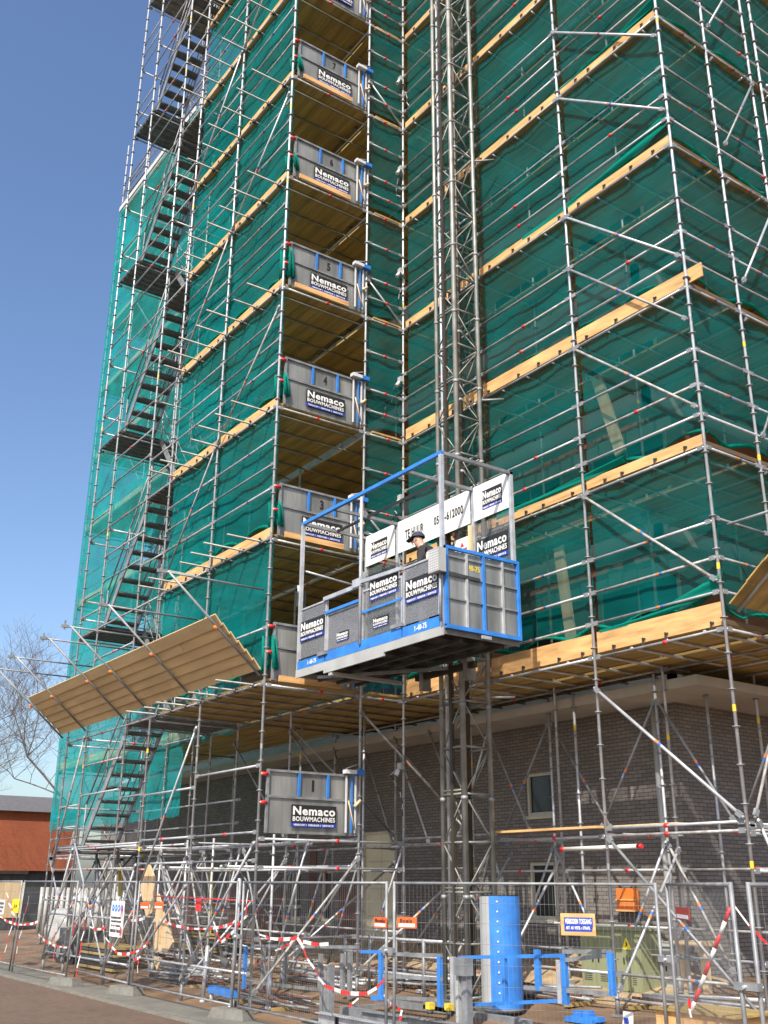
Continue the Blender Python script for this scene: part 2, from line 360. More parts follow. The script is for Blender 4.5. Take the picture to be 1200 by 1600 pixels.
# ================================================================ ground and setting
def sheet(name, x0, y0, x1, y1, z, m, nx=1, ny=1, kind='structure'):
    b = MB(); b.grid(lambda u, v: (x0+(x1-x0)*u, y0+(y1-y0)*v, z), nx, ny, m, False); return tag(b.build(name), kind=kind)
sheet('ground', -600, -600, 600, 600, -.03, 'soil')
sheet('road', -60, -40, 30, 7.55, .0, 'paving')
b = MB(); b.box(-60, 7.55, -.02, 12, 7.67, .025, 'kerb')
for i in range(5): b.box(-24.5+i*3.4, 7.78, .006, -23.2+i*3.4, 7.84, .012, 'kerb')
tag(b.build('kerb'), kind='structure')
sheet('pavement', -60, 7.67, 12, 8.62, .004, 'walk')
b = MB()
def gfn(u, v):
    x = -40+48*u; y = 8.6+12.5*v
    return (x, y, gz(x, y)+.008+.02*math.sin(x*1.7+y)*min(1, v*5))
b.grid(gfn, 60, 24, 'soil'); tag(b.build('site_ground'), kind='structure')
b = MB()
def sfn(u, v):
    x = -25+14*u; y = 12.4+2.1*v; h = .30*max(0, math.sin(math.pi*u))**.5*v*(1+.35*math.sin(x*2.1)+.2*math.sin(x*5+y*3))
    return (x, y, gz(x, y)+.0+h)
b.grid(sfn, 60, 10, 'sand'); tag(b.build('sand_heap'), 'long heap of light sand spilled along the foot of the brick wall', 'sand', kind=None)

# ---- the building behind the scaffold
bl = thing('apartment_building', 'grey brick apartment block with a pale concrete canopy behind the scaffolding', 'building', loc=(-20, YW, 0)); kb = Kid(bl)
def wall_holes(b, x0, x1, z0, z1, y, holes, m, th=.25):
    xs = sorted({x0, x1, *[h[0] for h in holes], *[h[1] for h in holes]}); zs = sorted({z0, z1, *[h[2] for h in holes], *[h[3] for h in holes]})
    for i in range(len(xs)-1):
        for j in range(len(zs)-1):
            cx, cz = (xs[i]+xs[i+1])/2, (zs[j]+zs[j+1])/2
            if any(h[0] < cx < h[1] and h[2] < cz < h[3] for h in holes): continue
            b.box(xs[i], y, zs[j], xs[i+1], y+th, zs[j+1], m)
H0 = [(-14.35, -13.65, 3.2, 3.95), (-14.35, -13.7, 1.45, 2.4), (-19.72, -18.4, .6, 3.1), (-22.8, -22.3, 1.2, 2.3), (-21.4, -20.85, 1.2, 2.3), (-27.4, -26.7, 1.3, 2.4)]
H = [(a*1.086, c*1.086, max(.5, 2.015+(e-2.015)*1.086), 2.015+(g-2.015)*1.086) for a, c, e, g in H0]
b = MB(); wall_holes(b, -39, XW, 0, 5.05, YW, H, 'brick'); kb.build(b, 'wall')
b = MB(); b.box(XW-.25, YW+.25, 0, XW, 30, 5.05, 'brick'); kb.build(b, 'wall')
for (x0, x1, z0, z1) in H:
    isdoor = z1-z0 > 2
    f = MB()
    for (a, c, e, g) in ((x0, x0+.06, z0, z1), (x1-.06, x1, z0, z1), (x0+.06, x1-.06, z1-.06, z1), (x0+.06, x1-.06, z0, z0+.06)): f.box(a, YW+.04, e, c, YW+.12, g, 'frame')
    if isdoor:
        dr = kb.build(f, 'door_frame'); g = MB(); g.box(x0+.06, YW+.08, z0+.06, (x0+x1)/2-.01, YW+.12, z1-.06, 'door'); g.box((x0+x1)/2+.01, YW+.08, z0+.06, x1-.06, YW+.12, z1-.06, 'door')
        for z in (1.3, 1.9, 2.5): g.box(x0+.2, YW+.065, z, x1-.2, YW+.08, z+.03, 'frame')
        kb.build(g, 'door', 'cream double door in the grey brick wall', dr)
    else:
        wn = kb.build(f, 'window'); g = MB(); g.box(x0+.06, YW+.09, z0+.06, x1-.06, YW+.11, z1-.06, 'glass'); kb.build(g, 'pane', None, wn)
        s = MB(); s.box(x0-.05, YW-.05, z0-.07, x1+.05, YW+.04, z0-.005, 'frame'); kb.build(s, 'sill', None, wn)
for x0, x1, z1 in ((-29.6, -28.2, 2.2), (-26.2, -25.2, 2.1), (-24.6, -23.2, 1.9), (-21.9, -21.6, 2.9), (-20.6, -19.85, 1.95)):
    b = MB(); b.box(x0*1.086, YW-.03, .45, x1*1.086, YW-.004, z1, 'maroon'); kb.build(b, 'wall_panel')
b = MB(); b.box(-36, 13.45, 5.05, -10.35, YW+.3, 5.21, 'slab'); b.box(XW-.2, YW+.302, 5.05, -10.35, 30, 5.21, 'slab'); kb.build(b, 'canopy')
b = MB(); b.tube((-12.1, YW-.1, .5), (-12.1, YW-.1, 5.05), .05, 'grey', 10); kb.build(b, 'drainpipe')
b = MB(); b.box(-36, YW, 5.215, XW, 26, 34.0, 'redbrick')
kb.build(b, 'upper_wall')
for n in range(2, 12):                    # pale floor bands and dark glazing of every storey
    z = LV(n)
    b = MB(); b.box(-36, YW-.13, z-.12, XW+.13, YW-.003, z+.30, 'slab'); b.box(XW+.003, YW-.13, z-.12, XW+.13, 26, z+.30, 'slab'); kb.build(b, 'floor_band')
    for x0 in [-35.2+i*2.75 for i in range(9)]:
        g = MB(); g.box(x0, YW-.03, z+.75, x0+1.9, YW-.004, z+2.05, 'frame'); wn = kb.build(g, 'window')
        g = MB(); g.box(x0+.07, YW-.05, z+.82, x0+.92, YW-.031, z+1.98, 'glass'); g.box(x0+.98, YW-.05, z+.82, x0+1.83, YW-.031, z+1.98, 'glass'); kb.build(g, 'pane', None, wn)
    if n < 8:  # row of pale blocks imitating strips of sunlight on the wall below the deck
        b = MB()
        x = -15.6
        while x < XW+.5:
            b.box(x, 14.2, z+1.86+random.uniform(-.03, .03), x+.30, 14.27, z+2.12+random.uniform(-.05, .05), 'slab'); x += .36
        b.tube((-15.8, 14.24, z+1.84), (XW+.7, 14.24, z+1.84), .02, 'galvd', 6); kb.build(b, 'sun_strip_band')

# ---- far left: orange brick houses, shed, bare tree
h = thing('brick_house', 'orange brick house with a long grey roof behind the left fence', 'house', loc=(-62, 22, 0)); kh = Kid(h)
b = MB(); b.box(-72, 4, 2.6, -60, 21, 5.75, 'obrick'); b.box(-72, 4.3, 0, -60.5, 21, 2.6, 'tarp'); kh.build(b, 'wall')
b = MB(); b.poly([(-59.7, 3.6, 5.72), (-66, 3.6, 7.0), (-72.3, 3.6, 5.72)], (0, 17.8, 0), 'rooft'); kh.build(b, 'roof')
b = MB(); b.box(-59.98, 15.2, .6, -59.9, 17.6, 2.5, 'door'); kh.build(b, 'garage_door', 'beige garage door under the orange brickwork')
s = thing('timber_shed', 'dark timber shed in front of the orange brick house', 'shed', loc=(-52, 15, 0)); ks = Kid(s)
b = MB(); b.box(-55, 13.2, 0, -50, 15.2, 2.35, 'tarp'); ks.build(b, 'wall')
b = MB(); b.box(-55.2, 13.0, 2.352, -49.8, 15.25, 2.5, 'greas'); b.box(-49.98, 14, .5, -49.95, 15.2, 2.0, 'pale'); ks.build(b, 'roof')

def tree(x, y, hgt, seed, name, label, lean=0):
    rs = random.Random(seed); t = thing(name, label, 'tree', loc=(x, y, 0)); k = Kid(t); trunk = MB(); tw = MB(); cnt = [0]
    def grow(p, d, L, r, lev):
        n = 3 if lev < 4 else 2; q = p
        for i in range(n):
            d2 = (d+Vector((rs.uniform(-.22, .22), rs.uniform(-.22, .22), rs.uniform(-.05, .12)))).normalized(); e = q+d2*L/n
            (trunk if lev < 3 else tw).tube(q, e, r*(1-.25*i/n), 'bark', 5 if lev < 3 else 3, r2=r*(1-.25*(i+1)/n), cap=False); q = e; d = d2
            if lev >= 1 and lev < 6 and rs.random() < .85:
                s_ = Vector((rs.uniform(-1, 1), rs.uniform(-1, 1), rs.uniform(-.15, .7))).normalized(); grow(q, (d*.45+s_*.8).normalized(), L*.62, r*.55, lev+1)
        if lev < 6:
            for _ in range(3 if lev < 2 else 2):
                s_ = Vector((rs.uniform(-1, 1), rs.uniform(-1, 1), rs.uniform(-.1, .6))).normalized(); grow(q, (d*.6+s_*.7).normalized(), L*.72, r*.62, lev+1)
    grow(Vector((x, y, 0)), Vector((lean, 0, 1)), hgt*.32, hgt*.006, 0)
    k.build(trunk, 'trunk'); k.build(tw, 'crown')
tree(-52, 17.8, 17, 3, 'bare_tree', 'bare leafless tree rising beside the green net at the left')
tree(-56, 13.0, 15, 9, 'bare_tree', 'bare leafless tree above the grey roof at the left edge', .05)

# ================================================================ SCAFFOLD: left facade, hoist bay included
A = Frame('facade_scaffold', 'left facade scaffold with green net and the numbered hoist openings, from the lean-to fan upward', loc=(-18.6, YK, 0))
TOPA = 30.5
for x in (XA, XK): A.pole(x, YK, TOPA)
for x, y in ((T4, YIN), (XA, 10.8), (XA, YIN), (XK, YIN), (-17.4, 11.8), (-19.9, 11.8)): A.pole(x, y, TOPA if y != 11.8 else Z2)
A.pole(XK, YG, TOPA)
for n in range(2, 11):
    z = LV(n)
    for (x0, x1) in ((T4, XA), (XA, XK)):
        for h, mk in ((0, ''), (1.0, 'o'), (1.5, ''), (2.05, 'o')) if n > 2 else ((0, ''), (1.0, 'o')):
            A.rail((x0, YK, z+h-(.02 if h == 0 else 0)), (x1, YK, z+h-(.02 if h == 0 else 0)), 'ledger' if h == 0 else 'guardrail', mk)
        if n > 2: A.toe((x0+.04, YK+.035), (x1-.04, YK+.035), z, .19, clips=3)
    A.rail((T4, 10.9, z-.045), (XK, 10.9, z-.045), 'inner_ledger', 'r'); A.rail((T4, YIN, z-.045), (XK, YIN, z-.045), 'inner_ledger')
    if n < 9:
        A.rail((XK, YK, z-.05), (XK, YG, z-.05), 'ledger', 'r'); A.rail((XK, YG, z-.05), (XK, YI, z-.05), 'ledger', 'r')
        for h in (.5, 1.0, 1.9): A.rail((XK, YG, z+h), (XK, YI, z+h), 'guardrail', 'r')
        A.rail((XK, YG, z+.97), (XK-.02, YI, z+.1), 'brace') if n % 2 else None
    A.deck(T4+.03, YK+.06, XK-.03, 14.05, z, seam=10.95, trans=.72, out=.85)
    if n > 1 and n < 9:
        A.net((T4+.02, YK+.10), (XA, YK+.10), z+.24, z+DZ+.1, 'neta', .05, seed=n, sagb=.14)
        A.net((XA, YK+.10), (XK-.06, YK+.10), z+.24, z+DZ+.1, 'neta', .05, seed=n+30, sagb=.16)
        A.net((XK-.06, YG+.06), (XK-.06, YI), z+.1, z+DZ-.06, 'net', .04, seed=n+60, roll=False)
        if n != 2: A.brace((T4, YK-.05, z), (XA, YK-.05, z+DZ)) if n % 2 else A.brace((XA, YK-.05, z), (XK, YK-.05, z+DZ-.5))
        b = MB()                              # gathered net tied to the corner pole
        rs = random.Random(n*3); hh = rs.uniform(.3, .7)
        for i in range(7):
            a = i/6*2.6; x = XK-.06+.12*math.cos(a*2); y = YK+.09+.09*math.sin(a*3)
            b.tube((x, y, z+.25+hh), (x+rs.uniform(-.04, .04), y+.05, z+.25), .015, 'netr', 6, r2=.045)
        A.k.build(b, 'net_bundle')
for z in (Z1, 2.32):                         # the open storey under the first deck
    for (x0, x1) in ((T4, XA), (XA, XK)):
        for y in (YK, 10.8, YIN): A.rail((x0, y, z+(.06 if y == YK else 0)), (x1, y, z+(.06 if y == YK else 0)), 'ledger', 'r' if z == Z1 else '')
    for x in (XA, XK): A.rail((x, YK, z-.05), (x, YI if x == XK else YIN, z-.05), 'transom', 'r')
for x0, x1, y in ((T4, XA, 10.8), (XA, XK, YIN), (XA, XK, 10.8)):
    A.brace((x0, y+.04, .3), (x1, y+.04, Z1-.2)); A.brace((x1, y-.04, Z1+.1), (x0, y-.04, Z2-.4))
A.brace((XA, YK-.05, .35), (XK, YK-.05, Z1-.1)) ; A.brace((T4, YK-.05, Z1-1.2), (XA, YK-.05, Z2-.5)); A.brace((T4, YK-.05, .3), (XA, YK-.05, Z1-.8))
for x in (XA, XK): A.brace((x+.04, YK, .3), (x+.04, 10.8, Z1-.3)); A.brace((x+.04, 10.8, .6), (x+.04, YIN, Z1-.3)); A.brace((x-.04, YIN, Z1+.2), (x-.04, 10.8, Z2-.3))
A.rail((XA, YK, 3.95), (XK, YK, 3.95)); A.rail((T4, YK, 3.75), (XA, YK, 3.75)); A.rail((XK, YK, 1.15), (XK, YG, 1.15))
for y in (YK, 10.8): A.rail((T4, y, .62), (XK, y, .62), 'ledger')
for x in (-19.9, -17.4): A.pole(x, 9.8, Z1+.1); A.brace((x, 9.8, .3), (x+1.2, 9.8, Z1-.1)); A.brace((x, 9.8, .3), (x-1.2, 9.8, Z1-.1)); A.rail((x, YK, 2.3), (x, 11.8, 2.3), 'transom', 'r')
for z in (Z1-.1, 2.25, 1.2): A.rail((T4, 9.8, z), (XK, 9.8, z), 'ledger'); A.rail((T4, 11.8, z), (XK, 11.8, z), 'ledger', 'r')
for x0, x1 in ((T4, -19.9), (-19.9, XA), (XA, -17.4), (-17.4, XK)): A.brace((x0, 11.8, .4), (x1, 11.8, Z1-.1)); A.brace((x1, YIN-.05, Z1), (x0, YIN-.05, Z2-.3))

# ---- work lamps and cable bundles on the inside-corner pole
for i, z in enumerate((4.09, 6.8, 9.55, 12.30, 15.06, 17.88, 20.56)):
    t = thing('work_lamp', 'white work lamp clamped to the inside corner pole, number %s from the bottom' % ('one two three four five six seven'.split()[i]), 'lamp', 'work lamps on the inside corner pole', (XK+.06, YI-.08, z)); k = Kid(t)
    b = MB(); b.box(XK+.02, YI-.17, z-.03, XK+.13, YI-.1, z+.09, 'grey'); k.build(b, 'housing')
    b = MB(); b.tube((XK+.08, YI-.17, z-.03), (XK+.06, YI-.22, z-.14), .03, 'lgrey', 8, r2=.05); k.build(b, 'shade')
    b = MB(); p = Vector((XK+.05, YI-.06, z+.1))
    for j in range(9):
        q = p+Vector((random.uniform(-.12, .15), random.uniform(-.1, .05), -.11)); b.tube(p, q, .012, 'clear' if j % 2 else 'black', 5, cap=False); p = q
    k.build(b, 'cable')

# ================================================================ stair tower
S = Frame('stair_tower', 'tall steel stair tower with zigzag flights on the left of the scaffold', 'stair tower', loc=(-23.8, YK, 0))
TY = 10.86; MY = (YK+TY)/2
TOPS = 34.5
for x in (T1, T2, T3, T4):
    S.pole(x, YK, TOPS); S.pole(x, TY, TOPS)
def slab(x0, x1, z, y0=YK+.03, y1=TY-.03):
    b = MB(); n = round((y1-y0)/.32)
    nx = max(3, round((x1-x0)/.24))
    for i in range(nx):
        a = x0+(x1-x0)*i/nx; c = x0+(x1-x0)*(i+1)/nx
        b.box(a+.012, y0, z, c-.012, y1, z+.05, 'tread'); b.box(a+.03, y0, z-.03, a+.045, y1, z, 'galvd'); b.box(c-.045, y0, z-.03, c-.03, y1, z, 'galvd')
    S.k.build(b, 'landing')
def flight(xa, za, xb, zb, y0, y1):
    f = MB()
    for y in (y0, y1): f.bar((xa, y, za+.02), (xb, y, zb+.02), .03, .17, 'galvd')
    for y in (y0, y1):
        f.tube((xa, y, za+.98), (xb, y, zb+.98), .02, 'galvd', 6); f.tube((xa, y, za+.5), (xb, y, zb+.5), .017, 'galvd', 6)
        f.tube((xa, y, za), (xa, y, za+.98), .02, 'galvd', 6); f.tube((xb, y, zb), (xb, y, zb+.98), .02, 'galvd', 6)
        xm, zm = (xa+xb)/2, (za+zb)/2; f.tube((xm, y, zm), (xm, y, zm+.98), .018, 'galvd', 6)
    fl = S.k.build(f, 'stair_flight'); N = 9
    for i in range(N):
        t = (i+.5)/N; x = xa+(xb-xa)*t; z = za+(zb-za)*t; b = MB()
        b.box(x-.13, y0+.02, z-.02, x+.13, y1-.02, z+.015, 'tread'); b.box(x-.13, y0+.02, z-.05, x-.115, y1-.02, z-.02, 'galvd')
        S.k.build(b, 'tread', None, fl)
zl = [Z1+.03]+[LV(n) for n in range(3, 13, 2)]; zr = [LV(n) for n in range(2, 13, 2)]
for z in zl:
    slab(T1+.02, T2-.02+.15, z)
for z in zr: slab(T3-.15, T4-.02, z)
for i, z in enumerate(zl):
    if i < len(zr): flight(T2+.13, z, T3-.13, zr[i], YK+.12, MY-.12)
    if i+1 < len(zl): flight(T3-.13, zr[i], T2+.13, zl[i+1], MY+.12, TY-.12)
flight(T2+.13, 0.05, T3-.13, Z1, MY+.12, TY-.12) if False else None
for n in range(1, 13):
    z = LV(n)
    for h in (1.0, .5): 
        S.rail((T1, YK, z+h), (T2, YK, z+h)); S.rail((T3, YK, z+h), (T4, YK, z+h)) if n % 2 == 0 or h == 1 else None
        if n % 2: S.rail((T1, YK, z+h), (T1, TY, z+h), 'guardrail', 'r')
    S.rail((T1, YK, z-.03), (T4, YK, z-.03), 'ledger', 'r'); S.rail((T1, TY, z-.03), (T4, TY, z-.03), 'ledger')
    S.rail((T2, YK, z+1.9), (T3, YK, z+1.9), 'guardrail', 'r'); S.rail((T2, YK, z+1.2), (T3, YK, z+1.2))
    for x in (T1, T2, T3, T4): S.rail((x, YK, z-.08), (x, TY, z-.08), 'transom', 'r' if x == T2 else '')
S.brace((T1, YK-.05, .3), (T2, YK-.05, Z1)); S.brace((T1, YK-.05, Z1-.4), (T2, YK-.05, Z2)); S.brace((T2, YK-.05, .3), (T3, YK-.05, Z1-.2)); S.brace((T3, YK-.05, .2), (T4, YK-.05, Z1-.4))
S.brace((T2, YK-.05, Z1+.2), (T3, YK-.05, .4)); S.brace((T1-.05, YK, .3), (T1-.05, TY, Z1)); S.brace((T2, TY, .3), (T3, TY, Z1-.1)); S.brace((T3, TY, .3), (T2, TY, Z1-.1))

for y in (YK, 9.8, TY):
    for z in (Z1+.02, 2.3, 1.3, .45):
        S.rail((T1, y, z), (T4, y, z), 'ledger', 'r' if z > 2 else '')
for x0, x1 in ((T1, T2), (T2, T3), (T3, T4)):
    for y in (9.8, TY): S.brace((x0, y+.03, .25), (x1, y+.03, Z1-.1)); S.brace((x1, y-.03, .25), (x0, y-.03, Z1-.1))
for x in (T1, T2, T3, T4): S.pole(x, 9.8, Z1+.1); S.brace((x+.03, YK, .4), (x+.03, 9.8, Z1-.2)); S.brace((x+.03, TY, .4), (x+.03, 9.8, Z1-.2))

# ================================================================ far left scaffold behind the tower
L = Frame('left_end_scaffold', 'far left scaffold section wrapped in bright green net behind the stair tower', loc=(-29, 10.95, 0))
TL = 27.1
LX = (-34.0, -31.45, -28.9, -26.4)
for x in LX:
    L.pole(x, 11.0, TL+(3.4 if x < -30 else 2.2)); L.pole(x, YIN, TL+3 if x < -30 else TL)
L.pole(-23.8, 11.0, TL)
for n in range(1, 11):
    z = LV(n); z = min(z, 27.16)
    L.rail((-34, 11.0, z), (T4, 11.0, z), 'ledger'); L.rail((-34, 11, z+1.0), (T4, 11, z+1.0)); L.rail((-34, 11, z-.05), (-34, YIN, z-.05), 'transom')
    L.rail((-34, 11, z+.5), (T4, 11, z+.5))
    L.rail((-34, YIN, z), (T4, YIN, z), 'inner_ledger')
    if n > 1: L.deck(-34, 11.0, T4, YIN, z, trans=0); L.toe((-34, 11.06), (T4, 11.06), z, .26, clips=0, m='pale')
    for x in LX: L.rail((x, 10.98, z-.06), (x, YIN, z-.06), 'transom')
    if n in (1, 3, 5, 7): L.brace((-34, 11.05, z), (-31.45, 11.05, z+DZ)); L.brace((-28.9, 11.05, z), (-31.45, 11.05, z+DZ))
for i in range(9):
    z0 = LV(i+1)+.75 if i == 0 else LV(i+1)+.2; z1 = min(27.25, LV(i+2)+.25)
    L.net((-34.05, 10.93), (-28.9, 10.93), z0, z1, 'netd', .06, seed=200+i, sagb=.05, roll=False)
    L.net((-28.9, 10.93), (-24.2 if i == 0 else T4, 10.93), z0, z1, 'netd', .06, seed=240+i, sagb=.05, roll=False)
    L.net((-34.05, 13.2), (-34.05, 10.93), z0, z1, 'netd', .05, seed=280+i, sagb=.05, roll=False)
L.net((-24.2, 10.93), (T4-.3, 10.93), Z2-.2, LV(3)+.2, 'netd', .05, seed=290, roll=False)
b = MB(); b.box(-34, 10.9, TL+.1, -27, 10.94, TL+.3, 'lgrey'); L.k.build(b, 'toe_board', 'white edge board on the topmost deck')
for x0, x1 in ((-34, -31.45), (-31.45, -28.9), (-28.9, -26.4), (-26.4, T3)):
    for y in (11.0, YIN): L.brace((x0, y, .2), (x1, y, Z1-.1)); L.brace((x1, y+.05, .2), (x0, y+.05, Z1-.1)); L.rail((x0, y, 1.5), (x1, y, 1.5), 'ledger')
for zz in (28.1, 28.6): L.rail((-34, 11, zz), (-26.4, 11, zz)); L.rail((-34, YIN, zz), (-28.9, YIN, zz))

# ================================================================ right facade scaffold
B = Frame('facade_scaffold', 'right facade scaffold hung with dark green net between the hoist mast and the outer corner', loc=(-12.3, YI, 0))
TOPB = 27
XM = -13.52
for x in (XK, XM, XP): B.pole(x, YI, TOPB)
B.pole(XJ, YI, TOPB)
for x in (XM, XP): B.pole(x, 13.4, TOPB)
for x, y in ((-13.9, 13.6), (-13.1, 13.45), (-11.1, 13.3), (-10.9, 14.35)): B.pole(x, y, Z2-.1)
bays = ((XK, XM), (XM, XP), (XP, XJ))
for n in range(2, 10):
    z = LV(n)
    for i, (x0, x1) in enumerate(bays):
        B.rail((x0, YI, z-.04), (x1, YI, z-.04), 'ledger', 'r' if n == 2 and i == 2 else '')
        for h, mk in ((1.0, 'o'), (1.55, 'o'), (.5, 'o')) if n == 2 else ((1.0, 'r'), (1.6, ''), (.5, 'r' if i % 2 else '')):
            if n == 2 and h == .5 and i == 0: continue
            B.rail((x0, YI, z+h), (x1, YI, z+h), 'guardrail', mk)
        hh = (.33 if n == 2 else (.25 if n == 4 else .17))
        B.toe((x0+.03, YI+.04), (x1+(.28 if (i == 2 and n == 4) else -.03), YI+.04), z, hh, clips=4)
        B.rail((x0, 13.4, z-.04), (x1, 13.4, z-.04), 'inner_ledger', 'r')
        if n < 9: B.net((x0+.03, YI+.12), (x1-.03, YI+.12), z+hh+.02, z+DZ+.06, 'net', .06, seed=n*7+i*31, sagb=.10+.08*random.random())
    B.deck(XK+.03, YI+.07, XJ-.05, 14.05, z, seam=12.95, trans=.66)
    for x in (XM, XP): B.rail((x, 13.4, z+1.0), (x+1.2, 13.4, z+1.0), 'inner_rail')
for (za, zb) in ((4.9, 2.85), (8.1, 6.05), (10.87, 8.75), (12.5, 10.25), (13.62, 11.4), (16.35, 14.3), (18.0, 15.9), (20.4, 18.4)):
    B.brace((XP, YI-.055, za), (XJ, YI-.055, zb), r=.025)
B.brace((XP+.05, YI-.05, 2.7), (XJ, YI-.05, .45))
for y, dy in ((YI, 0), (13.4, 0)):
    for (x0, x1) in bays:
        if y == YI: B.rail((x0, y, Z1+.03), (x1, y, Z1+.03), 'ledger', 'r')
        B.rail((x0, y, Z1-.08 if y == YI else Z1), (x1, y, Z1-.08 if y == YI else Z1), 'ledger', 'r')
        B.rail((x0, y, 2.25), (x1, y, 2.25), 'ledger', 'r') if y > 12 else None
        B.rail((x0, y, gz(0, y)+.55), (x1, y, gz(0, y)+.55), 'ledger', 'o'); B.rail((x0, y, gz(0, y)+.95), (x1, y, gz(0, y)+.95), 'ledger', 'r') if y > 12 else None
B.fold(XP+.1, XJ+.02, YI+.07, LV(2)+.38, .02, .42, 1); B.fold(XP-1.2, XJ+.02, YI+.07, LV(5)+.19, .05, .50, 2); B.fold(XM+.3, XP+.9, YI+.07, LV(3)+.19, .08, .2, 3); B.fold(XP, XJ+.02, YI+.07, LV(6)+.19, .02, .3, 4)
b = MB(); b.box(XM+.1, YI+.05, Z1+.03, XP+1.3, YI+.27, Z1+.07, 'pale'); b.box(XM+.2, YI-.2, Z1+.03, XP, YI-.03, Z1+.065, 'wood'); B.k.build(b, 'board')
for (x0, x1) in bays + ((XK, XM), (XM, XP)):
    pass
for a, c, y in ((-13.9, -12.5, 13.6), (-13.9, -15.3, 13.6), (-11.1, -9.8, 13.3), (-11.1, -12.5, 13.3), (-15.4, -16.4, 13.4), (-15.4, -14.3, 13.4), (XJ, -9.7, 13.3)):
    B.brace((a, y, Z2-.5), (c, y, Z1+.1))
    B.brace((a, y-.03, Z1-.1), (a+(c-a)*.8, y-.03, .8))
for x in (XK+1.2, XM, XP, XJ): B.rail((x, YI, Z1-.04), (x, 13.4, Z1-.04), 'transom', 'r'); B.brace((x+.03, YI, .6), (x+.03, 13.4, Z1-.2))
for x0, x1, z0, z1 in ((-11.07, -10.62, 10.55, 8.9), (-12.24, -12.0, 7.65, 5.75)):
    b = MB(); b.bar((x0, 12.42, z0), (x1, 12.38, z1), .22, .05, 'pale', upv=(0, 1, 0)); B.k.build(b, 'leaning_plank')

# ================================================================ side scaffold round the corner
D = Frame('side_scaffold', 'side scaffold running away from the outer corner at the right edge', loc=(XJ, 15, 0))
DY = (13.14, 14.48, 14.80, 17.3, 19.9, 22.4)
for y in DY: D.pole(XJ, y, TOPB)
for y in (15.3, 17.9, 20.5): D.pole(-10.6, y, TOPB)
for n in range(2, 10):
    z = LV(n)
    for y0, y1 in zip((YI,)+DY[:-1], DY):
        if y1-y0 < .5: continue
        D.rail((XJ, y0, z-.04), (XJ, y1, z-.04), 'ledger', 'o')
        for h in (1.0, 1.6): D.rail((XJ, y0, z+h), (XJ, y1, z+h), 'guardrail', 'o' if h == 1 else '')
    D.rail((XJ, YI, z+.5), (XJ, 17.3, z+.5), 'guardrail', 'r')
    D.deck(-11.3, 14.06, XJ-.05, 22.5, z, trans=0)
    for y in [14.3+i*.8 for i in range(9)]:
        b = MB(); b.tube((-11.3, y, z), (XJ, y, z), .022, 'galv', 6); D.k.build(b, 'transom')
    D.toe((XJ-.04, YI+.1), (XJ-.04, 22.4), z, .07, clips=0, m='dkplank')
    if n < 9:
        D.net((XJ-.12, YI+.1), (XJ-.12, 14.6), z+.2, z+DZ+.05, 'net', .05, seed=400+n, sagb=.15)
        D.net((XJ-.12, 14.6), (XJ-.12, 17.3), z+.2, z+DZ+.05, 'net', .05, seed=430+n, sagb=.15); D.net((XJ-.12, 17.3), (XJ-.12, 22.4), z+.2, z+DZ+.05, 'net', .05, seed=460+n, sagb=.15)
for y0, z0, y1, z1 in ((13.25, 14.25, 14.45, 16.3), (13.25, 11.45, 14.45, 13.4), (13.2, 16.9, 14.4, 18.9), (13.2, 8.6, 14.45, 10.7), (14.9, 16.5, 17.2, 14.5), (YI+.1, 2.85, 13.2, 5.2), (YI+.15, 2.85, 13.2, .7)):
    D.brace((XJ+.055, y0, z0), (XJ+.055, y1, z1))
for z in (Z1, Z1-.12, 2.2, 1.1): D.rail((XJ, YI, z), (XJ, 17.3, z), 'ledger', 'rr'[:1] if z > 2 else '')
D.brace((XJ+.05, 13.2, 4.9), (XJ+.05, 14.8, 3.0)); D.brace((XJ+.05, 14.8, 2.7), (XJ+.05, 13.2, .7))

# ================================================================ protection fans
fan = thing('protection_fan', 'sloping plywood protection fan sticking out over the fence at the left', 'protection fan', loc=(-21.5, YK, 5.5)); kf = Kid(fan)
ya, za, yb, zb = YK-.05, 5.64, 7.7, 6.465
rows = 6; b = MB()
for i in range(rows):
    t0, t1 = i/rows, (i+1.06)/rows
    x = -26.95
    while x < -16.2:
        xe = min(-16.15, x+random.choice((3.9, 4.8, 2.5)))
        o = random.uniform(0, .006); dx = random.uniform(-.02, .02)
        p = lambda t, xx: Vector((xx, ya+(yb-ya)*t, za+(zb-za)*t+o))
        bb = MB(); up4 = Vector((0, .02, .034)); q = [p(t0, x+dx), p(t0, xe-.008), p(t1, xe-.008)+up4, p(t1, x)+up4]
        bb.hexa(q+[v+Vector((0, .012, .022)) for v in q], random.choice(('fanw', 'fanw', 'fanw', 'fanw2' if 1.5 < i < 5 and x > -23 else 'fanw', 'fanw3'))); kf.build(bb, 'board'); x = xe
for i, x in enumerate((-26.9, -25.2, -22.73, -21.3, -19.1, -16.25)):
    b = MB(); b.tube((x, YK, 5.55), (x, 6.8, 7.18), .023, 'galvd', 7)
    o = Vector((x, YK-.9, 6.27)); b.tube(o, o+Vector((0, -.07, .06)), .027, 'orange', 7)
    kf.build(b, 'strut')
    b = MB(); b.tube((x, 6.62, 7.16), (x, YK, 7.16), .020, 'galvd', 7); b.bar((x, 6.68, 7.09), (x, 6.68, 7.28), .035, .035, 'galvd'); b.bar((x, 6.6, 7.16), (x, 6.76, 7.16), .05, .06, 'galvd'); kf.build(b, 'outrigger')
fr = thing('protection_fan', 'dark plywood protection fan tilting out from the side scaffold at the right edge', 'protection fan', loc=(XJ, 13.5, 5.6)); kf = Kid(fr)
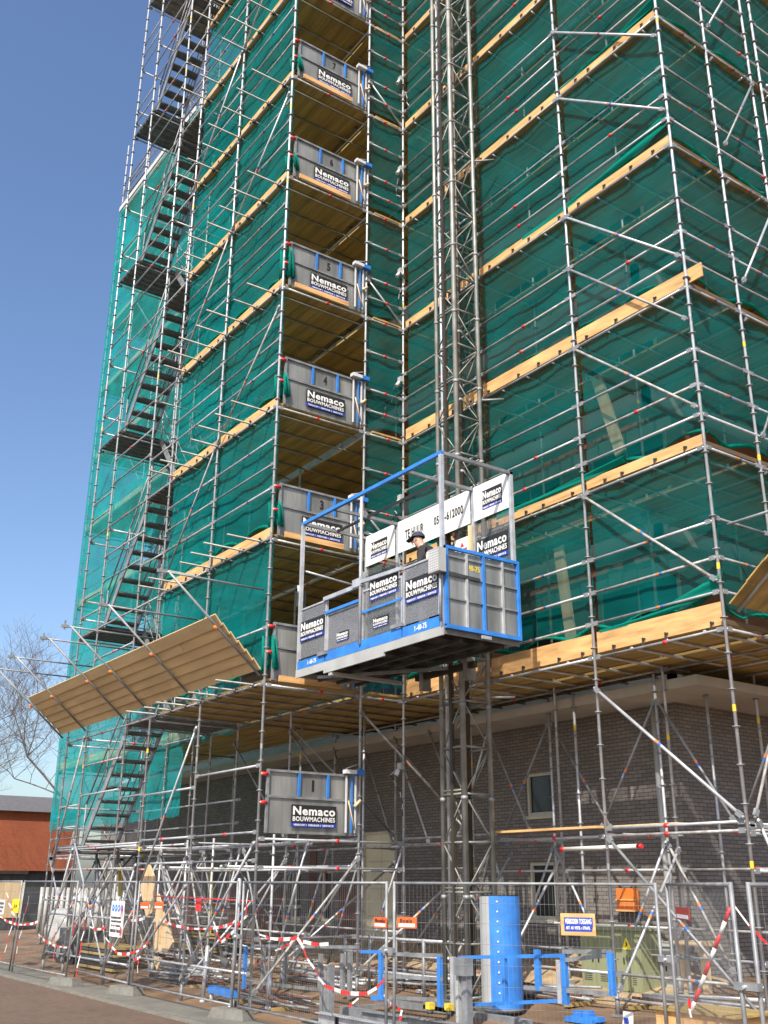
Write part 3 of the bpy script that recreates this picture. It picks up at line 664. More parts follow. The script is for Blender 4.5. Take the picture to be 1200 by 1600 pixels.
for i in range(4):
    t0, t1 = i/4, (i+1.03)/4; y = 11.9
    while y < 19:
        p = lambda t, yy: Vector((XJ+.05+1.25*t, yy, 5.72+.95*t+.012*(i % 2)))
        bb = MB(); q = [p(t0, y), p(t0, y+2.4), p(t1, y+2.4), p(t1, y)]; bb.hexa(q+[v+Vector((-.01, 0, .02)) for v in q], 'plank'); kf.build(bb, 'board'); y += 2.42
for y in (12.1, 13.2, 14.6, 17):
    b = MB(); b.tube((XJ+.03, y, 5.65), (XJ+1.75, y, 6.95), .024, 'galv', 7); kf.build(b, 'strut')
    b = MB(); b.tube((XJ+.03, y, 6.95), (XJ+1.8, y, 6.95), .022, 'galv', 7); kf.build(b, 'outrigger')

# ================================================================ landing gates in the hoist bay
GX = XK-.02
def gate(n):
    z = LV(n)+.05; y0, y1 = 8.86, 10.76
    words = {1: 'lowest', 2: 'second', 3: 'third', 4: 'fourth', 5: 'fifth', 6: 'sixth', 7: 'seventh', 8: 'eighth'}[n]
    g = thing('landing_gate', 'grey metal landing gate numbered %d, %s from the bottom' % (n, words), 'gate', 'numbered landing gates of the hoist bay', (GX, y0, z)); k = Kid(g)
    X = Vector
    b = MB(); b.box(GX-.02, y0+.03, z, GX, y1-.03, z+.60, 'sheet'); k.build(b, 'lower_panel')
    b = MB(); b.box(GX-.03, y0+.03, z+.62, GX-.012, y1-.03, z+1.03, 'sheet'); k.build(b, 'upper_panel')
    b = MB(); b.box(GX-.02, y0, z+1.03, GX+.03, y1, z+1.07, 'galvd'); k.build(b, 'top_rail')
    b = MB(); b.box(GX-.01, y0, z+.59, GX+.03, y1, z+.63, 'galvd'); k.build(b, 'middle_rail')
    for y in (y0, y1-.04): b = MB(); b.box(GX-.02, y, z+.001, GX+.032, y+.04, z+1.029, 'galvd'); k.build(b, 'end_post')
    for y in (y0+.63, y0+1.23):
        b = MB(); b.box(GX, y, z+.631, GX+.035, y+.045, z+1.029, 'blue'); k.build(b, 'stile')
    t = MB(); put_text(t, str(n), (GX-.008, y0+.93, z+.73), (0, 1, 0), (0, 0, 1), .085 if n > 1 else .05, .2, 'black', .04); k.build(t, 'number')
    firm_sign(k, (GX+.045, y0+.5, z+.12), (0, 1, 0), (0, 0, 1), .93, .37, g)
    for y in (y1-.28, y1-.16, y1-.08):
        b = MB(); b.box(GX+.035, y, z+.05, GX+.06, y+.028, z+1.05, 'lgrey' if y != y1-.16 else 'blue'); k.build(b, 'latch_post')
    b = MB(); b.box(GX+.03, y1-.34, z+1.08, GX+.14, y1-.1, z+1.15, 'lgrey'); b.box(GX+.03, y1-.1, z+1.07, GX+.14, y1+.08, z+1.16, 'blue'); b.tube((GX+.08, y1-.3, z+1.17), (GX+.08, y1-.05, z+1.26), .012, 'galv', 5)
    k.build(b, 'latch_head', 'white and blue latch head on top of the gate')
    b = MB(); b.tube((GX+.09, y1-.12, z+.5), (GX+.09, y1+.02, z+.62), .03, 'pale', 7); b.tube((GX+.1, y1-.25, z+.6), (GX+.09, y1-.1, z+.1), .014, 'pale', 6); k.build(b, 'rope')
    for zz in (z+.98, z+.5):
        b = MB(); b.tube((GX+.03, y0-.12, zz), (GX+.03, y0+.0, zz), .032, 'red', 8); b.tube((GX+.03, y0-.14, zz), (GX+.03, y0+.02, zz), .018, 'galv', 6); k.build(b, 'hinge_coupler')
    if n in (2, 3, 5, 6, 7): b = MB(); b.box(GX+.05, y0+.12, z-.02, GX+.08, y0+1.45, z+.09, 'wood'); k.build(b, 'kick_board')
for n in range(1, 9): gate(n)

# ================================================================ hoist mast
m = thing('hoist_mast', 'tall square lattice mast of the material hoist rising behind the platform', 'mast', loc=(-13.38, 11.15, .2)); k = Kid(m)
mx0, mx1, my0, my1 = -13.66, -13.10, 10.85, 11.42
for x, y, c, r in ((mx0, my0, 'mast', .04), (mx1, my0, 'mast', .05), (mx0, my1, 'greas', .045), (mx1, my1, 'mast', .045)):
    b = MB(); b.tube((x, y, .25), (x, y, 30), r, c, 10)
    for z in range(1, 20): b.tube((x, y, z*1.5+.3), (x, y, z*1.5+.36), r+.008, 'galvd', 10)
    k.build(b, 'chord')
z = .4; j = 0
while z < 29.5:
    b = MB(); c = [(mx0, my0), (mx1, my0), (mx1, my1), (mx0, my1)]
    for i in range(4):
        (xa, ya_), (xb, yb_) = c[i], c[(i+1) % 4]
        b.tube((xa, ya_, z), (xb, yb_, z), .02, 'mast', 5)
        zz = (z, z+.75) if (j+i) % 2 else (z+.75, z); b.tube((xa, ya_, zz[0]), (xb, yb_, zz[1]), .014, 'mast', 5)
    if j % 2 == 0: b.tube((mx0, my0, z+.06), (mx1, my0, z+.06), .018, 'mast', 5)
    k.build(b, 'lattice'); z += .75; j += 1
b = MB(); b.box(-13.42, my0-.03, .3, -13.36, my0+.03, 30, 'greas'); k.build(b, 'gear_rack')
for z in (5.0, 10.6, 16.1, 21.6):
    b = MB(); b.tube((mx0, my1, z), (mx0-.3, YI-.05, z), .022, 'bluemark', 6); k.build(b, 'wall_tie'); b = MB(); b.tube((mx1, my1, z), (mx1+.3, YI-.05, z), .022, 'galvd', 6)
    k.build(b, 'wall_tie')
b = MB(); b.box(mx0-.25, my0-.25, .2, mx1+.25, my1+.25, .34, 'mast'); k.build(b, 'foot_plate')
b = MB(); b.tube((-14.0, 11.25, .3), (-14.0, 11.25, 24), .035, 'galv', 8); k.build(b, 'guide_tube')

# ================================================================ hoist platform
LX0, LX1, LY0, LY1, LZ = -15.78, -11.52, 9.2, 10.72, 5.62
p = thing('hoist_platform', 'grey and blue hoist platform with mesh sides and a white rental banner', 'hoist', loc=((LX0+LX1)/2, (LY0+LY1)/2, LZ)); k = Kid(p)
b = MB(); b.box(LX0+.02, LY0+.02, LZ-.03, LX1-.02, LY1, LZ, 'greas'); k.build(b, 'floor')
b = MB(); b.box(LX0, LY0-.01, LZ-.14, LX1, LY0+.02, LZ, 'grey'); b.box(LX1-.02, LY0+.02, LZ-.12, LX1, LY1, LZ-.001, 'conc'); b.box(LX0, LY0+.02, LZ-.12, LX0+.02, LY1, LZ-.001, 'grey')
b.box(LX0+.95, LY0-.012, LZ-.2, LX0+2.75, LY0+.02, LZ-.142, 'grey'); b.box(LX0+1.1, LY0, LZ-.26, LX0+1.2, LY1, LZ-.202, 'grey')
k.build(b, 'floor_frame')
b = MB()
for i in range(6): x = LX0+.4+i*.7; b.box(x, LY0+.03, LZ-.11, x+.04, LY1-.03, LZ-.035, 'dark')
for y in (LY0+.4, LY0+.8, LY0+1.2): b.box(LX0+.1, y, LZ-.17, LX1-.1, y+.05, LZ-.112, 'dark')
b.bar((LX0+.6, LY0+.1, LZ-.2), (LX0+2.6, LY1-.1, LZ-.2), .05, .05, 'galvd'); k.build(b, 'floor_joists')
b = MB(); b.box(-14.2, LY1-.03, LZ-.26, -12.6, LY1+.05, LZ-.16, 'greas')
for x in (-14.0, -12.8): b.box(x-.05, LY1-.05, LZ-.45, x+.05, LY1+.13, LZ+1.3, 'galvd')
b.box(-14.1, LY1+.02, LZ+.2, -12.65, LY1+.12, LZ+.32, 'dark'); b.box(-14.1, LY1+.02, LZ+1.1, -12.65, LY1+.12, LZ+1.2, 'dark'); k.build(b, 'mast_carriage')
ZT = LZ+2.83
for x, y, z1 in ((LX0+.03, LY0+.03, ZT-.06), (LX1-.03, LY0+.03, ZT-.06), (LX0+.03, LY1-.03, ZT), (LX1-.03, LY1-.03, ZT), (-14.71, LY1-.03, ZT), (-12.5, LY1-.03, ZT)):
    b = MB(); b.box(x-.03, y-.03, LZ+.002, x+.03, y+.03, z1, 'galv'); k.build(b, 'post')
b = MB(); b.box(LX0, LY0, ZT-.06, LX1, LY0+.06, ZT, 'blue'); k.build(b, 'roof_rail', 'blue front rail of the cage')
for x0, y0, x1, y1 in ((LX0, LY1-.06, LX1, LY1), (LX1-.06, LY0+.061, LX1, LY1-.061), (LX0, LY0+.061, LX0+.06, LY1-.061), (-14.74, LY0+.061, -14.68, LY1-.061), (-12.53, LY0+.061, -12.47, LY1-.061)):
    b = MB(); b.box(x0, y0, ZT-.055, x1, y1, ZT-.002, 'galvd'); k.build(b, 'roof_rail')
b = MB(); b.box(LX0+.07, (LY0+LY1)/2, ZT-.05, -12.6, (LY0+LY1)/2+.04, ZT-.01, 'black'); k.build(b, 'roof_rail')
# front side: mesh panels
def fpanel(x0, x1, z0, z1, m='grille', name='front_panel'):
    b = MB(); b.box(x0+.03, LY0+.02, z0, x1-.03, LY0+.024, z1, m)
    for a, c in ((x0, x0+.035), (x1-.035, x1)): b.box(a, LY0+.0, z0-.01, c, LY0+.045, z1+.02, 'galv')
    b.box(x0+.035, LY0+.005, z1-.01, x1-.035, LY0+.04, z1+.02, 'galv'); return k.build(b, name)
fpanel(LX0+.07, -14.8, LZ+.2, LZ+1.1); fpanel(-14.78, -13.75, LZ+.2, LZ+.82); fpanel(-13.73, -12.55, LZ+.2, LZ+1.0, 'thin'); fpanel(-12.53, LX1-.07, LZ+.2, LZ+1.12)
b = MB(); b.box(LX0+.06, LY0-.012, LZ+.0, -14.81, LY0+.02, LZ+.15, 'blue'); b.box(-14.77, LY0-.014, LZ+.0, -12.55, LY0+.02, LZ+.17, 'blue'); b.box(-12.52, LY0-.012, LZ+.0, LX1-.07, LY0+.02, LZ+.16, 'blue'); k.build(b, 'kick_plate')
t = MB(); put_text(t, '1-40-75', (LX0+.42, LY0-.016, LZ+.035), (1, 0, 0), (0, 0, 1), .28, .08, 'white', .02); put_text(t, '1-40-75', (-12.2, LY0-.016, LZ+.035), (1, 0, 0), (0, 0, 1), .3, .09, 'white', .02); k.build(t, 'lettering')
b = MB(); b.bar((-14.85, LY0-.02, LZ+1.12), (-13.75, LY0-.02, LZ+1.12), .05, .07, 'galv'); b.box(-14.8, LY0-.03, LZ+.84, -13.75, LY0+.03, LZ+.89, 'blue'); k.build(b, 'gate_bar')
b = MB(); b.bar((-13.8, LY0-.03, LZ+1.17), (-12.5, LY0-.03, LZ+1.12), .05, .06, 'galv'); b.box(-13.9, LY0-.06, LZ+1.1, -13.65, LY0-.0, LZ+1.24, 'galv'); b.box(-13.73, LY0-.012, LZ+.62, -12.55, LY0+.0, LZ+.66, 'blue'); k.build(b, 'gate_bar')
b = MB(); b.box(-12.8, LY0-.05, LZ+.18, -12.5, LY0-.016, LZ+.24, 'galvd'); b.box(-15.0, LY0-.05, LZ+.12, -14.7, LY0-.016, LZ+.18, 'galvd'); k.build(b, 'hinge')
b = MB(); b.box(-13.72, LY0-.0, LZ+.0, -13.66, LY0+.06, LZ+1.35, 'galv'); b.tube((-13.69, LY0-.03, LZ+.1), (-13.69, LY0-.03, LZ+2.7), .028, 'galv', 8); k.build(b, 'gate_post')
firm_sign(k, (LX0+.12, LY0-.01, LZ+.5), (1, 0, 0), (0, 0, 1), .80, .36, p, 'sign on the left mesh panel of the hoist')
firm_sign(k, (-13.45, LY0-.01, LZ+.78), (1, 0, 0), (0, 0, 1), .80, .34, p, 'sign above the hoist gate')
firm_sign(k, (-12.45, LY0-.01, LZ+.52), (1, 0, 0), (0, 0, 1), .84, .38, p, 'sign on the right mesh panel of the hoist')
firm_sign(k, (-14.45, LY0+.0, LZ+.28), (1, 0, 0), (0, 0, 1), .36, .16, p, 'small sign on the low gate'); firm_sign(k, (-13.35, LY0+.0, LZ+.3), (1, 0, 0), (0, 0, 1), .42, .17, p, 'small sign on the right gate leaf')
# control box
b = MB(); b.box(-11.66, LY0-.16, LZ+.80, -11.40, LY0-.02, LZ+1.17, 'grey')
for i in range(5):
    for j in range(8): b.box(-11.64+i*.047, LY0-.163, LZ+.83+j*.04, -11.615+i*.047, LY0-.1601, LZ+.852+j*.04, 'lgrey')
k.build(b, 'control_box')
b = MB(); b.bar((-11.6, LY0-.04, LZ+.82), (LX1+.02, LY0-.04, LZ+.82), .05, .05, 'dark'); b.bar((LX1+.04, LY0-.04, LZ+.82), (LX1+.04, LY0+.7, LZ+.80), .04, .05, 'dark'); b.tube((LX1+.02, LY0-.06, LZ+.05), (LX1+.02, LY0-.06, LZ+.9), .022, 'galvd', 7); k.build(b, 'latch_bar')
# end gate, facing the right
EX = LX1+.03
b = MB()
for a, c in ((LY0+.02, LY0+.065), (LY0+.755, LY0+.795), (LY1-.045, LY1)): b.box(EX-.02, a, LZ+.0, EX+.035, c, LZ+1.25, 'blue')
b.box(EX-.02, LY0+.02, LZ-.04, EX+.036, LY1, LZ+.02, 'blue'); b.box(EX-.02, LY0+.02, LZ+1.2, EX+.036, LY1, LZ+1.25, 'blue'); fr_ = k.build(b, 'end_gate', 'blue framed end gate of the hoist')
b = MB(); b.box(EX-.015, LY0+.08, LZ+.02, EX-.009, LY1-.06, LZ+1.19, 'sheet'); k.build(b, 'gate_panel', None, fr_)
b = MB()
for y in (LY0+.42, LY0+1.15): b.box(EX-.008, y, LZ+.021, EX+.025, y+.04, LZ+1.189, 'galv')
for z in (LZ+.42, LZ+.78, LZ+1.08):
    for y0, y1 in ((LY0+.081, LY0+.419), (LY0+.461, LY0+.749), (LY0+.801, LY0+1.149), (LY0+1.191, LY1-.061)): b.box(EX-.008, y0, z, EX+.02, y1, z+.025, 'galvd')
k.build(b, 'gate_ribs', None, fr_)
t = MB(); put_text(t, '40-75', (EX-.005, LY0+.5, LZ+.93), (0, 1, 0), (0, 0, 1), .22, .09, 'yellow', .02); k.build(t, 'lettering', None, fr_)
b = MB(); b.box(EX+.036, LY0+.68, LZ-.12, EX+.07, LY0+.86, LZ-.07, 'galv'); k.build(b, 'gate_foot', None, fr_)
# far (wall) side: banner, mesh, notices
b = MB(); b.box(LX0+.05, LY1-.07, LZ+2.2, -14.76, LY1-.062, LZ+2.82, 'white'); b.box(-14.66, LY1-.07, LZ+2.2, -12.55, LY1-.062, LZ+2.82, 'white'); b.box(-12.45, LY1-.07, LZ+2.2, LX1-.06, LY1-.062, LZ+2.82, 'white')
bn = k.build(b, 'banner', 'white rental banner along the back of the hoist cage')
t = MB(); put_text(t, 'TE HUUR', (-14.42, LY1-.075, LZ+2.42), (1, 0, 0), (0, 0, 1), .56, .17, 'black', .02); k.build(t, 'lettering', None, bn); t = MB(); put_text(t, '0513-612000', (-13.55, LY1-.075, LZ+2.44), (1, 0, 0), (0, 0, 1), .82, .16, 'black', .02); k.build(t, 'lettering', None, bn)
firm_sign(k, (-15.55, LY1-.075, LZ+2.32), (1, 0, 0), (0, 0, 1), .55, .32, p, 'left sign on the banner'); firm_sign(k, (-12.22, LY1-.075, LZ+2.34), (1, 0, 0), (0, 0, 1), .5, .34, p, 'right sign on the banner')
b = MB(); b.box(-12.46, LY1-.045, LZ+.1, LX1-.07, LY1-.04, LZ+2.15, 'thin'); k.build(b, 'back_mesh'); b = MB(); b.box(-15.7, LY1-.045, LZ+.1, -14.76, LY1-.04, LZ+2.15, 'thin'); k.build(b, 'back_mesh')
firm_sign(k, (-12.42, LY1-.06, LZ+1.42), (1, 0, 0), (0, 0, 1), .78, .42, p, 'large sign on the back mesh')
b = MB(); b.box(-13.0, LY1-.06, LZ+1.25, -12.58, LY1-.05, LZ+2.0, 'white'); ps = k.build(b, 'notice', 'white notice with red and blue print')
t = MB(); b = t; b.poly([(-12.84, LY1-.064, LZ+1.84), (-12.74, LY1-.064, LZ+1.84), (-12.79, LY1-.064, LZ+1.93)], (0, .002, 0), 'red')
for i, zz in enumerate((1.78, 1.72, 1.66, 1.6)): b.box(-12.93, LY1-.064, LZ+zz, -12.66, LY1-.062, LZ+zz+.025, 'navy' if i else 'dred')
k.build(b, 'print', None, ps); t = b = MB(); b.poly([(-12.75, LY1-.064, LZ+1.30), (-12.62, LY1-.064, LZ+1.30), (-12.68, LY1-.064, LZ+1.45)], (0, .002, 0), 'red'); k.build(t, 'print', None, ps)
b = MB(); b.box(-12.56, LY1-.12, LZ+.1, -12.49, LY1-.075, LZ+2.15, 'pale'); k.build(b, 'timber_post')
b = MB(); b.box(-13.2, LY1-.14, LZ+.4, -13.08, LY1-.07, LZ+1.7, 'galvd'); b.box(-13.0, LY1-.1, LZ+2.06, -12.93, LY1-.065, LZ+2.14, 'rust'); b.tube((-13.12, LY1-.25, LZ+1.0), (-13.12, LY1-.25, LZ+2.15), .035, 'dark', 8); k.build(b, 'motor_cover')
b = MB(); b.tube((LX0-.03, LY0+.1, LZ+.1), (LX0-.03, LY0+.1, LZ+1.5), .03, 'galvd', 7); b.tube((LX0-.03, LY0+.25, LZ+.2), (LX0-.03, LY0+.0, LZ+1.6), .025, 'galv', 7); b.box(LX0-.08, LY0+.0, LZ+1.2, LX0+.0, LY0+.15, LZ+1.5, 'dark')
b.tube((LX0-.02, LY0+.1, LZ+1.9), (LX0-.02, LY1-.1, LZ+1.8), .022, 'galv', 7); k.build(b, 'end_ramp')
b = MB(); b.box(LX0+.01, LY0+.1, LZ+.05, LX0+.02, LY1-.1, LZ+1.05, 'grille'); k.build(b, 'end_panel')

# ================================================================ the man on the hoist
def skin_obj(name, V, E, rad, m, parent, sub=2, root=0):
    me = bpy.data.meshes.new(name); me.from_pydata([tuple(v) for v in V], E, []); me.materials.append(M[m])
    o = bpy.data.objects.new(name, me); COL.objects.link(o)
    sk = o.modifiers.new('skin', 'SKIN'); sk.use_smooth_shade = True
    for i, r in enumerate(rad): me.skin_vertices[0].data[i].radius = (r, r) if not isinstance(r, tuple) else r
    for i in range(len(V)): me.skin_vertices[0].data[i].use_root = (i == root)
    ss = o.modifiers.new('sub', 'SUBSURF'); ss.levels = sub; ss.render_levels = sub
    bpy.context.view_layer.update(); dg = bpy.context.evaluated_depsgraph_get()
    me2 = bpy.data.meshes.new_from_object(o.evaluated_get(dg)); o.modifiers.clear(); o.data = me2; bpy.data.meshes.remove(me)
    if not me2.materials: me2.materials.append(M[m])
    for pl in me2.polygons: pl.use_smooth = True
    o.parent = parent; return o
mx, my, mz = -12.27, 9.68, LZ+.003
man = thing('person', 'person in dark jacket and navy cap, head bowed, standing on the hoist', 'person', loc=(mx, my, mz))
f = Vector((-.72, -.35, 0)).normalized(); sd = Vector((f.y, -f.x, 0))          # facing left, towards the gate
P_ = lambda a, s_, z: f*a + sd*s_ + Vector((0, 0, z))
V = [P_(0, 0, .95), P_(.03, 0, 1.12), P_(.10, 0, 1.32), P_(.17, 0, 1.46), P_(.24, 0, 1.54), P_(.30, 0, 1.60), P_(.33, 0, 1.68), P_(.32, 0, 1.74)]
rad = [.14, .135, .15, .12, .055, .085, .095, .07]; E = [(i, i+1) for i in range(7)]
def add(pts, rs, start):
    i0 = start
    for q, r_ in zip(pts, rs): V.append(q); rad.append(r_); E.append((i0, len(V)-1)); i0 = len(V)-1
    return i0
for sg in (1, -1):
    add([P_(0, .1*sg, .86), P_(.03, .12*sg, .5), P_(-.02, .12*sg, .1), P_(.12, .14*sg, .04)], [.09, .062, .045, .04], 0)
    h_ = add([P_(.14, .19*sg, 1.42), P_(.16, .25*sg, 1.18), P_(.38, .20*sg, 1.10), P_(.44, .19*sg, 1.10)], [.06, .046, .034, .032], 3)
    for j in range(4):
        o_ = -.03+.02*j
        add([P_(.50, (.19+o_*.9)*sg, 1.105), P_(.535+.006*(j in (1, 2)), (.19+o_)*sg, 1.09), P_(.55, (.19+o_)*sg, 1.06)], [.011, .009, .008], h_)
    add([P_(.46, .145*sg, 1.11), P_(.49, .13*sg, 1.09)], [.011, .009], h_)
body = skin_obj('body', V, E, rad, 'skin', man)
jv = [P_(.0, 0, .88), P_(.03, 0, 1.12), P_(.10, 0, 1.32), P_(.16, 0, 1.45), P_(.19, 0, 1.50)]
V = jv[:]; rad = [.18, .175, .20, .165, .11]; E = [(i, i+1) for i in range(4)]
for sg in (1, -1): add([P_(.14, .2*sg, 1.43), P_(.16, .26*sg, 1.18), P_(.37, .21*sg, 1.10)], [.085, .065, .05], 3)
skin_obj('jacket', V, E, rad, 'cloth', man)
V = [P_(.18, 0, 1.52), P_(.24, -.02, 1.56)]; rad = [.12, .105]; E = [(0, 1)]; skin_obj('hood', V, E, rad, 'tarp', man)
V = [P_(0, 0, .92)]; rad = [.16]; E = []
for sg in (1, -1): add([P_(0, .1*sg, .82), P_(.03, .12*sg, .5), P_(-.02, .12*sg, .12)], [.105, .08, .065], 0)
skin_obj('trousers', V, E, rad, 'trous', man)
for sg in (1, -1): skin_obj('shoe', [P_(-.06, .13*sg, .05), P_(.06, .13*sg, .05), P_(.17, .14*sg, .035)], [(0, 1), (1, 2)], [.05, .048, .04], 'black', man)
b = MB(); hd = P_(.325, 0, 1.70)
def capf(u, v):
    a = 2*math.pi*u; r_ = .118*math.cos(v*1.45); return hd+Vector((math.cos(a)*r_, math.sin(a)*r_, .02+.10*math.sin(v*1.5)))-f*.0
b.grid(capf, 16, 6, 'capm'); b.poly([hd+f*.08+sd*.09+Vector((0, 0, .02)), hd+f*.20+sd*.05+Vector((0, 0, -.03)), hd+f*.20-sd*.05+Vector((0, 0, -.03)), hd+f*.08-sd*.09+Vector((0, 0, .02))], (0, 0, .014), 'capm')
b.build('cap', man)
b = MB(); b.bar(hd+f*.088+Vector((0, 0, -.035)), hd+f*.125+Vector((0, 0, -.06)), .022, .03, 'skin')
for sg in (1, -1):
    b.bar(hd+sd*.09*sg+Vector((0, 0, -.05)), hd+sd*.108*sg-f*.01+Vector((0, 0, -.015)), .03, .015, 'skin')
b.build('nose_and_ears', man)
b = MB()
for sg in (1, -1): b.bar(hd+f*.088+sd*.035*sg+Vector((0, 0, -.02)), hd+f*.096+sd*.035*sg+Vector((0, 0, -.02)), .02, .01, 'black')
b.bar(hd+f*.09+sd*.025+Vector((0, 0, -.09)), hd+f*.09-sd*.025+Vector((0, 0, -.09)), .01, .008, 'dred'); b.build('eyes_and_mouth', man)
b = MB()                                # white collar in front, patch on the back of the jacket
b.grid(lambda u, v: P_(.20+.06*math.sin(math.pi*u), -.10+.2*u, 1.45+.12*v), 8, 3, 'white'); b.build('collar', man)
b = MB(); bk = Vector((.35, -.94, 0)).normalized(); ax_ = Vector((.94, .35, 0)).normalized()
b.grid(lambda u, v: P_(.08, 0, 1.24)+bk*(.192+.012*math.sin(math.pi*u))+ax_*(-.10+.24*u)+Vector((0, 0, .14*v)), 8, 3, 'white')
b.grid(lambda u, v: P_(.08, 0, 1.30)+bk*(.206)+ax_*(-.09+.07*u)+Vector((0, 0, .06*v)), 3, 2, 'red'); b.build('patch', man)

# ================================================================ blue cable drum, hoist base
t = thing('cable_drum', 'tall blue and grey cable drum standing on end beside the mast foot', 'cable drum', loc=(-12.88, 11.0, .3)); k = Kid(t)
cx, cy, r0 = -12.50, 11.0, .31; zb_, zt_ = .32, 1.86
def arc(b, a0, a1, z0, z1, r, m, n=20):
    b.grid(lambda u, v: (cx+r*math.cos(a0+(a1-a0)*u), cy+r*math.sin(a0+(a1-a0)*u), z0+(z1-z0)*v), n, 1, m)
va = math.atan2(-cy, -cx)                       # towards the street
b = MB(); arc(b, va-.55, va+3.6, zb_, zt_, r0, 'blue', 30); k.build(b, 'blue_shell')
b = MB(); arc(b, va+3.6, va+2*math.pi-.55, zb_, zt_, r0-.004, 'grey', 20); k.build(b, 'grey_shell')
b = MB(); arc(b, 0, 2*math.pi, zt_, zt_+.012, r0+.004, 'black', 40); arc(b, 0, 2*math.pi, zb_-.02, zb_, r0+.004, 'galvd', 40); k.build(b, 'rim')
b = MB()
for i in range(11):
    a = va-.12; z = zb_+.08+i*.138; n_ = Vector((math.cos(a), math.sin(a), 0)); c = Vector((cx, cy, z))+n_*r0; b.tube(c-n_*.01, c+n_*.012, .014, 'lgrey', 8)
k.build(b, 'rivets')
b = MB(); b.tube((cx, cy, zb_-.05), (cx, cy, zb_+.01), r0-.03, 'galvd', 20); b.tube((cx, cy, .2), (cx, cy, zb_-.05), .2, 'dark', 14); k.build(b, 'foot')

def atg(px, py, Y): return atY(px, py, Y)
en = thing('base_enclosure', 'low blue and grey rail enclosure around the foot of the hoist', 'railing', loc=(-13, 10.2, .2)); k = Kid(en)
YE = 10.1
for px, y0, y1, c in ((688, 1493, 1573, 'blue'), (842, 1484, 1548, 'blue'), (885, 1492, 1570, 'blue'), (958, 1487, 1556, 'blue'), (381, 1478, 1545, 'blue'), (595, 1488, 1562, 'blue'), (709, 1495, 1580, 'galv'), (877, 1500, 1568, 'galv'), (790, 1495, 1570, 'blue')):
    a = atg(px, y1, YE); c_ = atg(px, y0, YE); w_ = .036 if px not in (790,) else .025
    b = MB(); b.box(a.x-w_, YE-.03, a.z, a.x+w_, YE+.03, c_.z, c); k.build(b, 'upright', 'blue upright' if c == 'blue' else None)
def erail(p0, p1, c, w_=.05, y0=YE, y1=YE):
    a = atg(*p0, y0); q = atg(*p1, y1); b = MB(); b.bar(a, q, w_, w_, c); k.build(b, 'rail')
erail((717, 1496), (884, 1493), 'blue', .045); erail((720, 1571), (884, 1563), 'blue', .045); erail((565, 1487), (600, 1487), 'blue', .05); erail((582, 1559), (600, 1559), 'blue', .07)
for p0, p1 in (((395, 1478), (560, 1480)), ((395, 1535), (560, 1553)), ((600, 1490), (690, 1493)), ((600, 1525), (690, 1530)), ((610, 1558), (690, 1563)), ((880, 1487), (957, 1487)), ((820, 1543), (957, 1553)), ((885, 1500), (955, 1492))): erail(p0, p1, 'galvd', .05)
for px, y0, y1 in ((445, 1490, 1545), (500, 1490, 1548), (410, 1480, 1538), (535, 1490, 1550), (546, 1487, 1560)):
    a = atg(px, y1, YE+.3); c_ = atg(px, y0, YE+.3); b = MB(); b.box(a.x-.04, YE+.27, a.z, a.x+.04, YE+.33, c_.z, 'galvd'); k.build(b, 'upright')
b = MB(); a = atg(732, 1570, YE-.1); b.box(a.x-.03, YE-.2, .15, a.x+.09, YE-.1, .95, 'galvd'); b.box(a.x-.16, YE-.2, .15, a.x-.09, YE-.1, .95, 'grey'); b.box(a.x-.1, YE-.26, .82, a.x+.12, YE-.1, 1.05, 'galvd'); k.build(b, 'drive_unit')
b = MB(); b.box(-14.9, 9.7, .02, -11.6, 9.85, .2, 'galvd'); b.box(-14.9, 10.6, .1, -11.6, 10.75, .26, 'galvd'); b.box(-14.9, 9.85, .03, -14.8, 10.6, .2, 'galvd'); k.build(b, 'ground_frame')
for i, px in enumerate((637, 672, 702)):
    a = atg(px, 1565+i*2, 9.9); t = tag(MB().build('x'), '') if False else None
for px, py, lb in ((672, 1572, 'left'), (702, 1574, 'right')):
    a = atg(px, py, 10.0); b = MB(); b.box(-.05, -.05, -.04, .05, .05, .05, 'yellow'); b.tube((0, 0, -.1), (0, 0, -.05), .05, 'dark', 8); o = b.build('buffer_block'); o.location = a
    tag(o, 'small yellow buffer block at the hoist foot, the %s one of the pair' % lb, 'buffer', 'yellow buffer blocks')

a = atY(880, 1327, 12.6); c = atY(1000, 1322, 12.6)
t = thing('tube_light', 'white fluorescent tube light under the lower ledger near the outer corner', 'lamp', loc=tuple(a)); k = Kid(t)
b = MB(); b.tube(a, c, .035, 'white', 10); k.build(b, 'tube')
for e in (a, c): b = MB(); b.tube(e-Vector((.05, 0, 0)), e+Vector((.04, 0, 0)), .037, 'red', 8); k.build(b, 'end_cap')
# big galvanised beams and stub posts in the foreground
def beam(name, p, q, w_, h_, m, label, cat, group=None):
    b = MB(); P1 = Vector(p); Q1 = Vector(q); mid = (P1+Q1)/2
    b.bar(P1-mid, Q1-mid, w_, .012, m); u_ = Vector((0, 0, h_)); b.bar(P1-mid+u_, Q1-mid+u_, w_, .012, m); b.bar(P1-mid+u_/2, Q1-mid+u_/2, .012, h_-.014, m)
    for t_ in (.15, .5, .85):
        c = (P1-mid)*(1-t_)+(Q1-mid)*t_+u_/2; b.bar(c-Vector((0, 0, h_/2-.01)), c+Vector((0, 0, h_/2-.01)), w_*.8, .012, m)
    o = b.build(name); o.location = mid; return tag(o, label, cat, group)
beam('steel_beam', (-14.4, 9.0, .04), (-11.0, 9.0, .06), .14, .16, 'galv', 'long pale galvanised beam lying just behind the fence in front of the hoist', 'beam', 'galvanised beams on the ground')
beam('steel_beam', (-13.9, 9.45, .1), (-10.2, 9.7, .13), .12, .14, 'galvd', 'duller galvanised beam lying behind the long pale one', 'beam', 'galvanised beams on the ground')
b = MB()
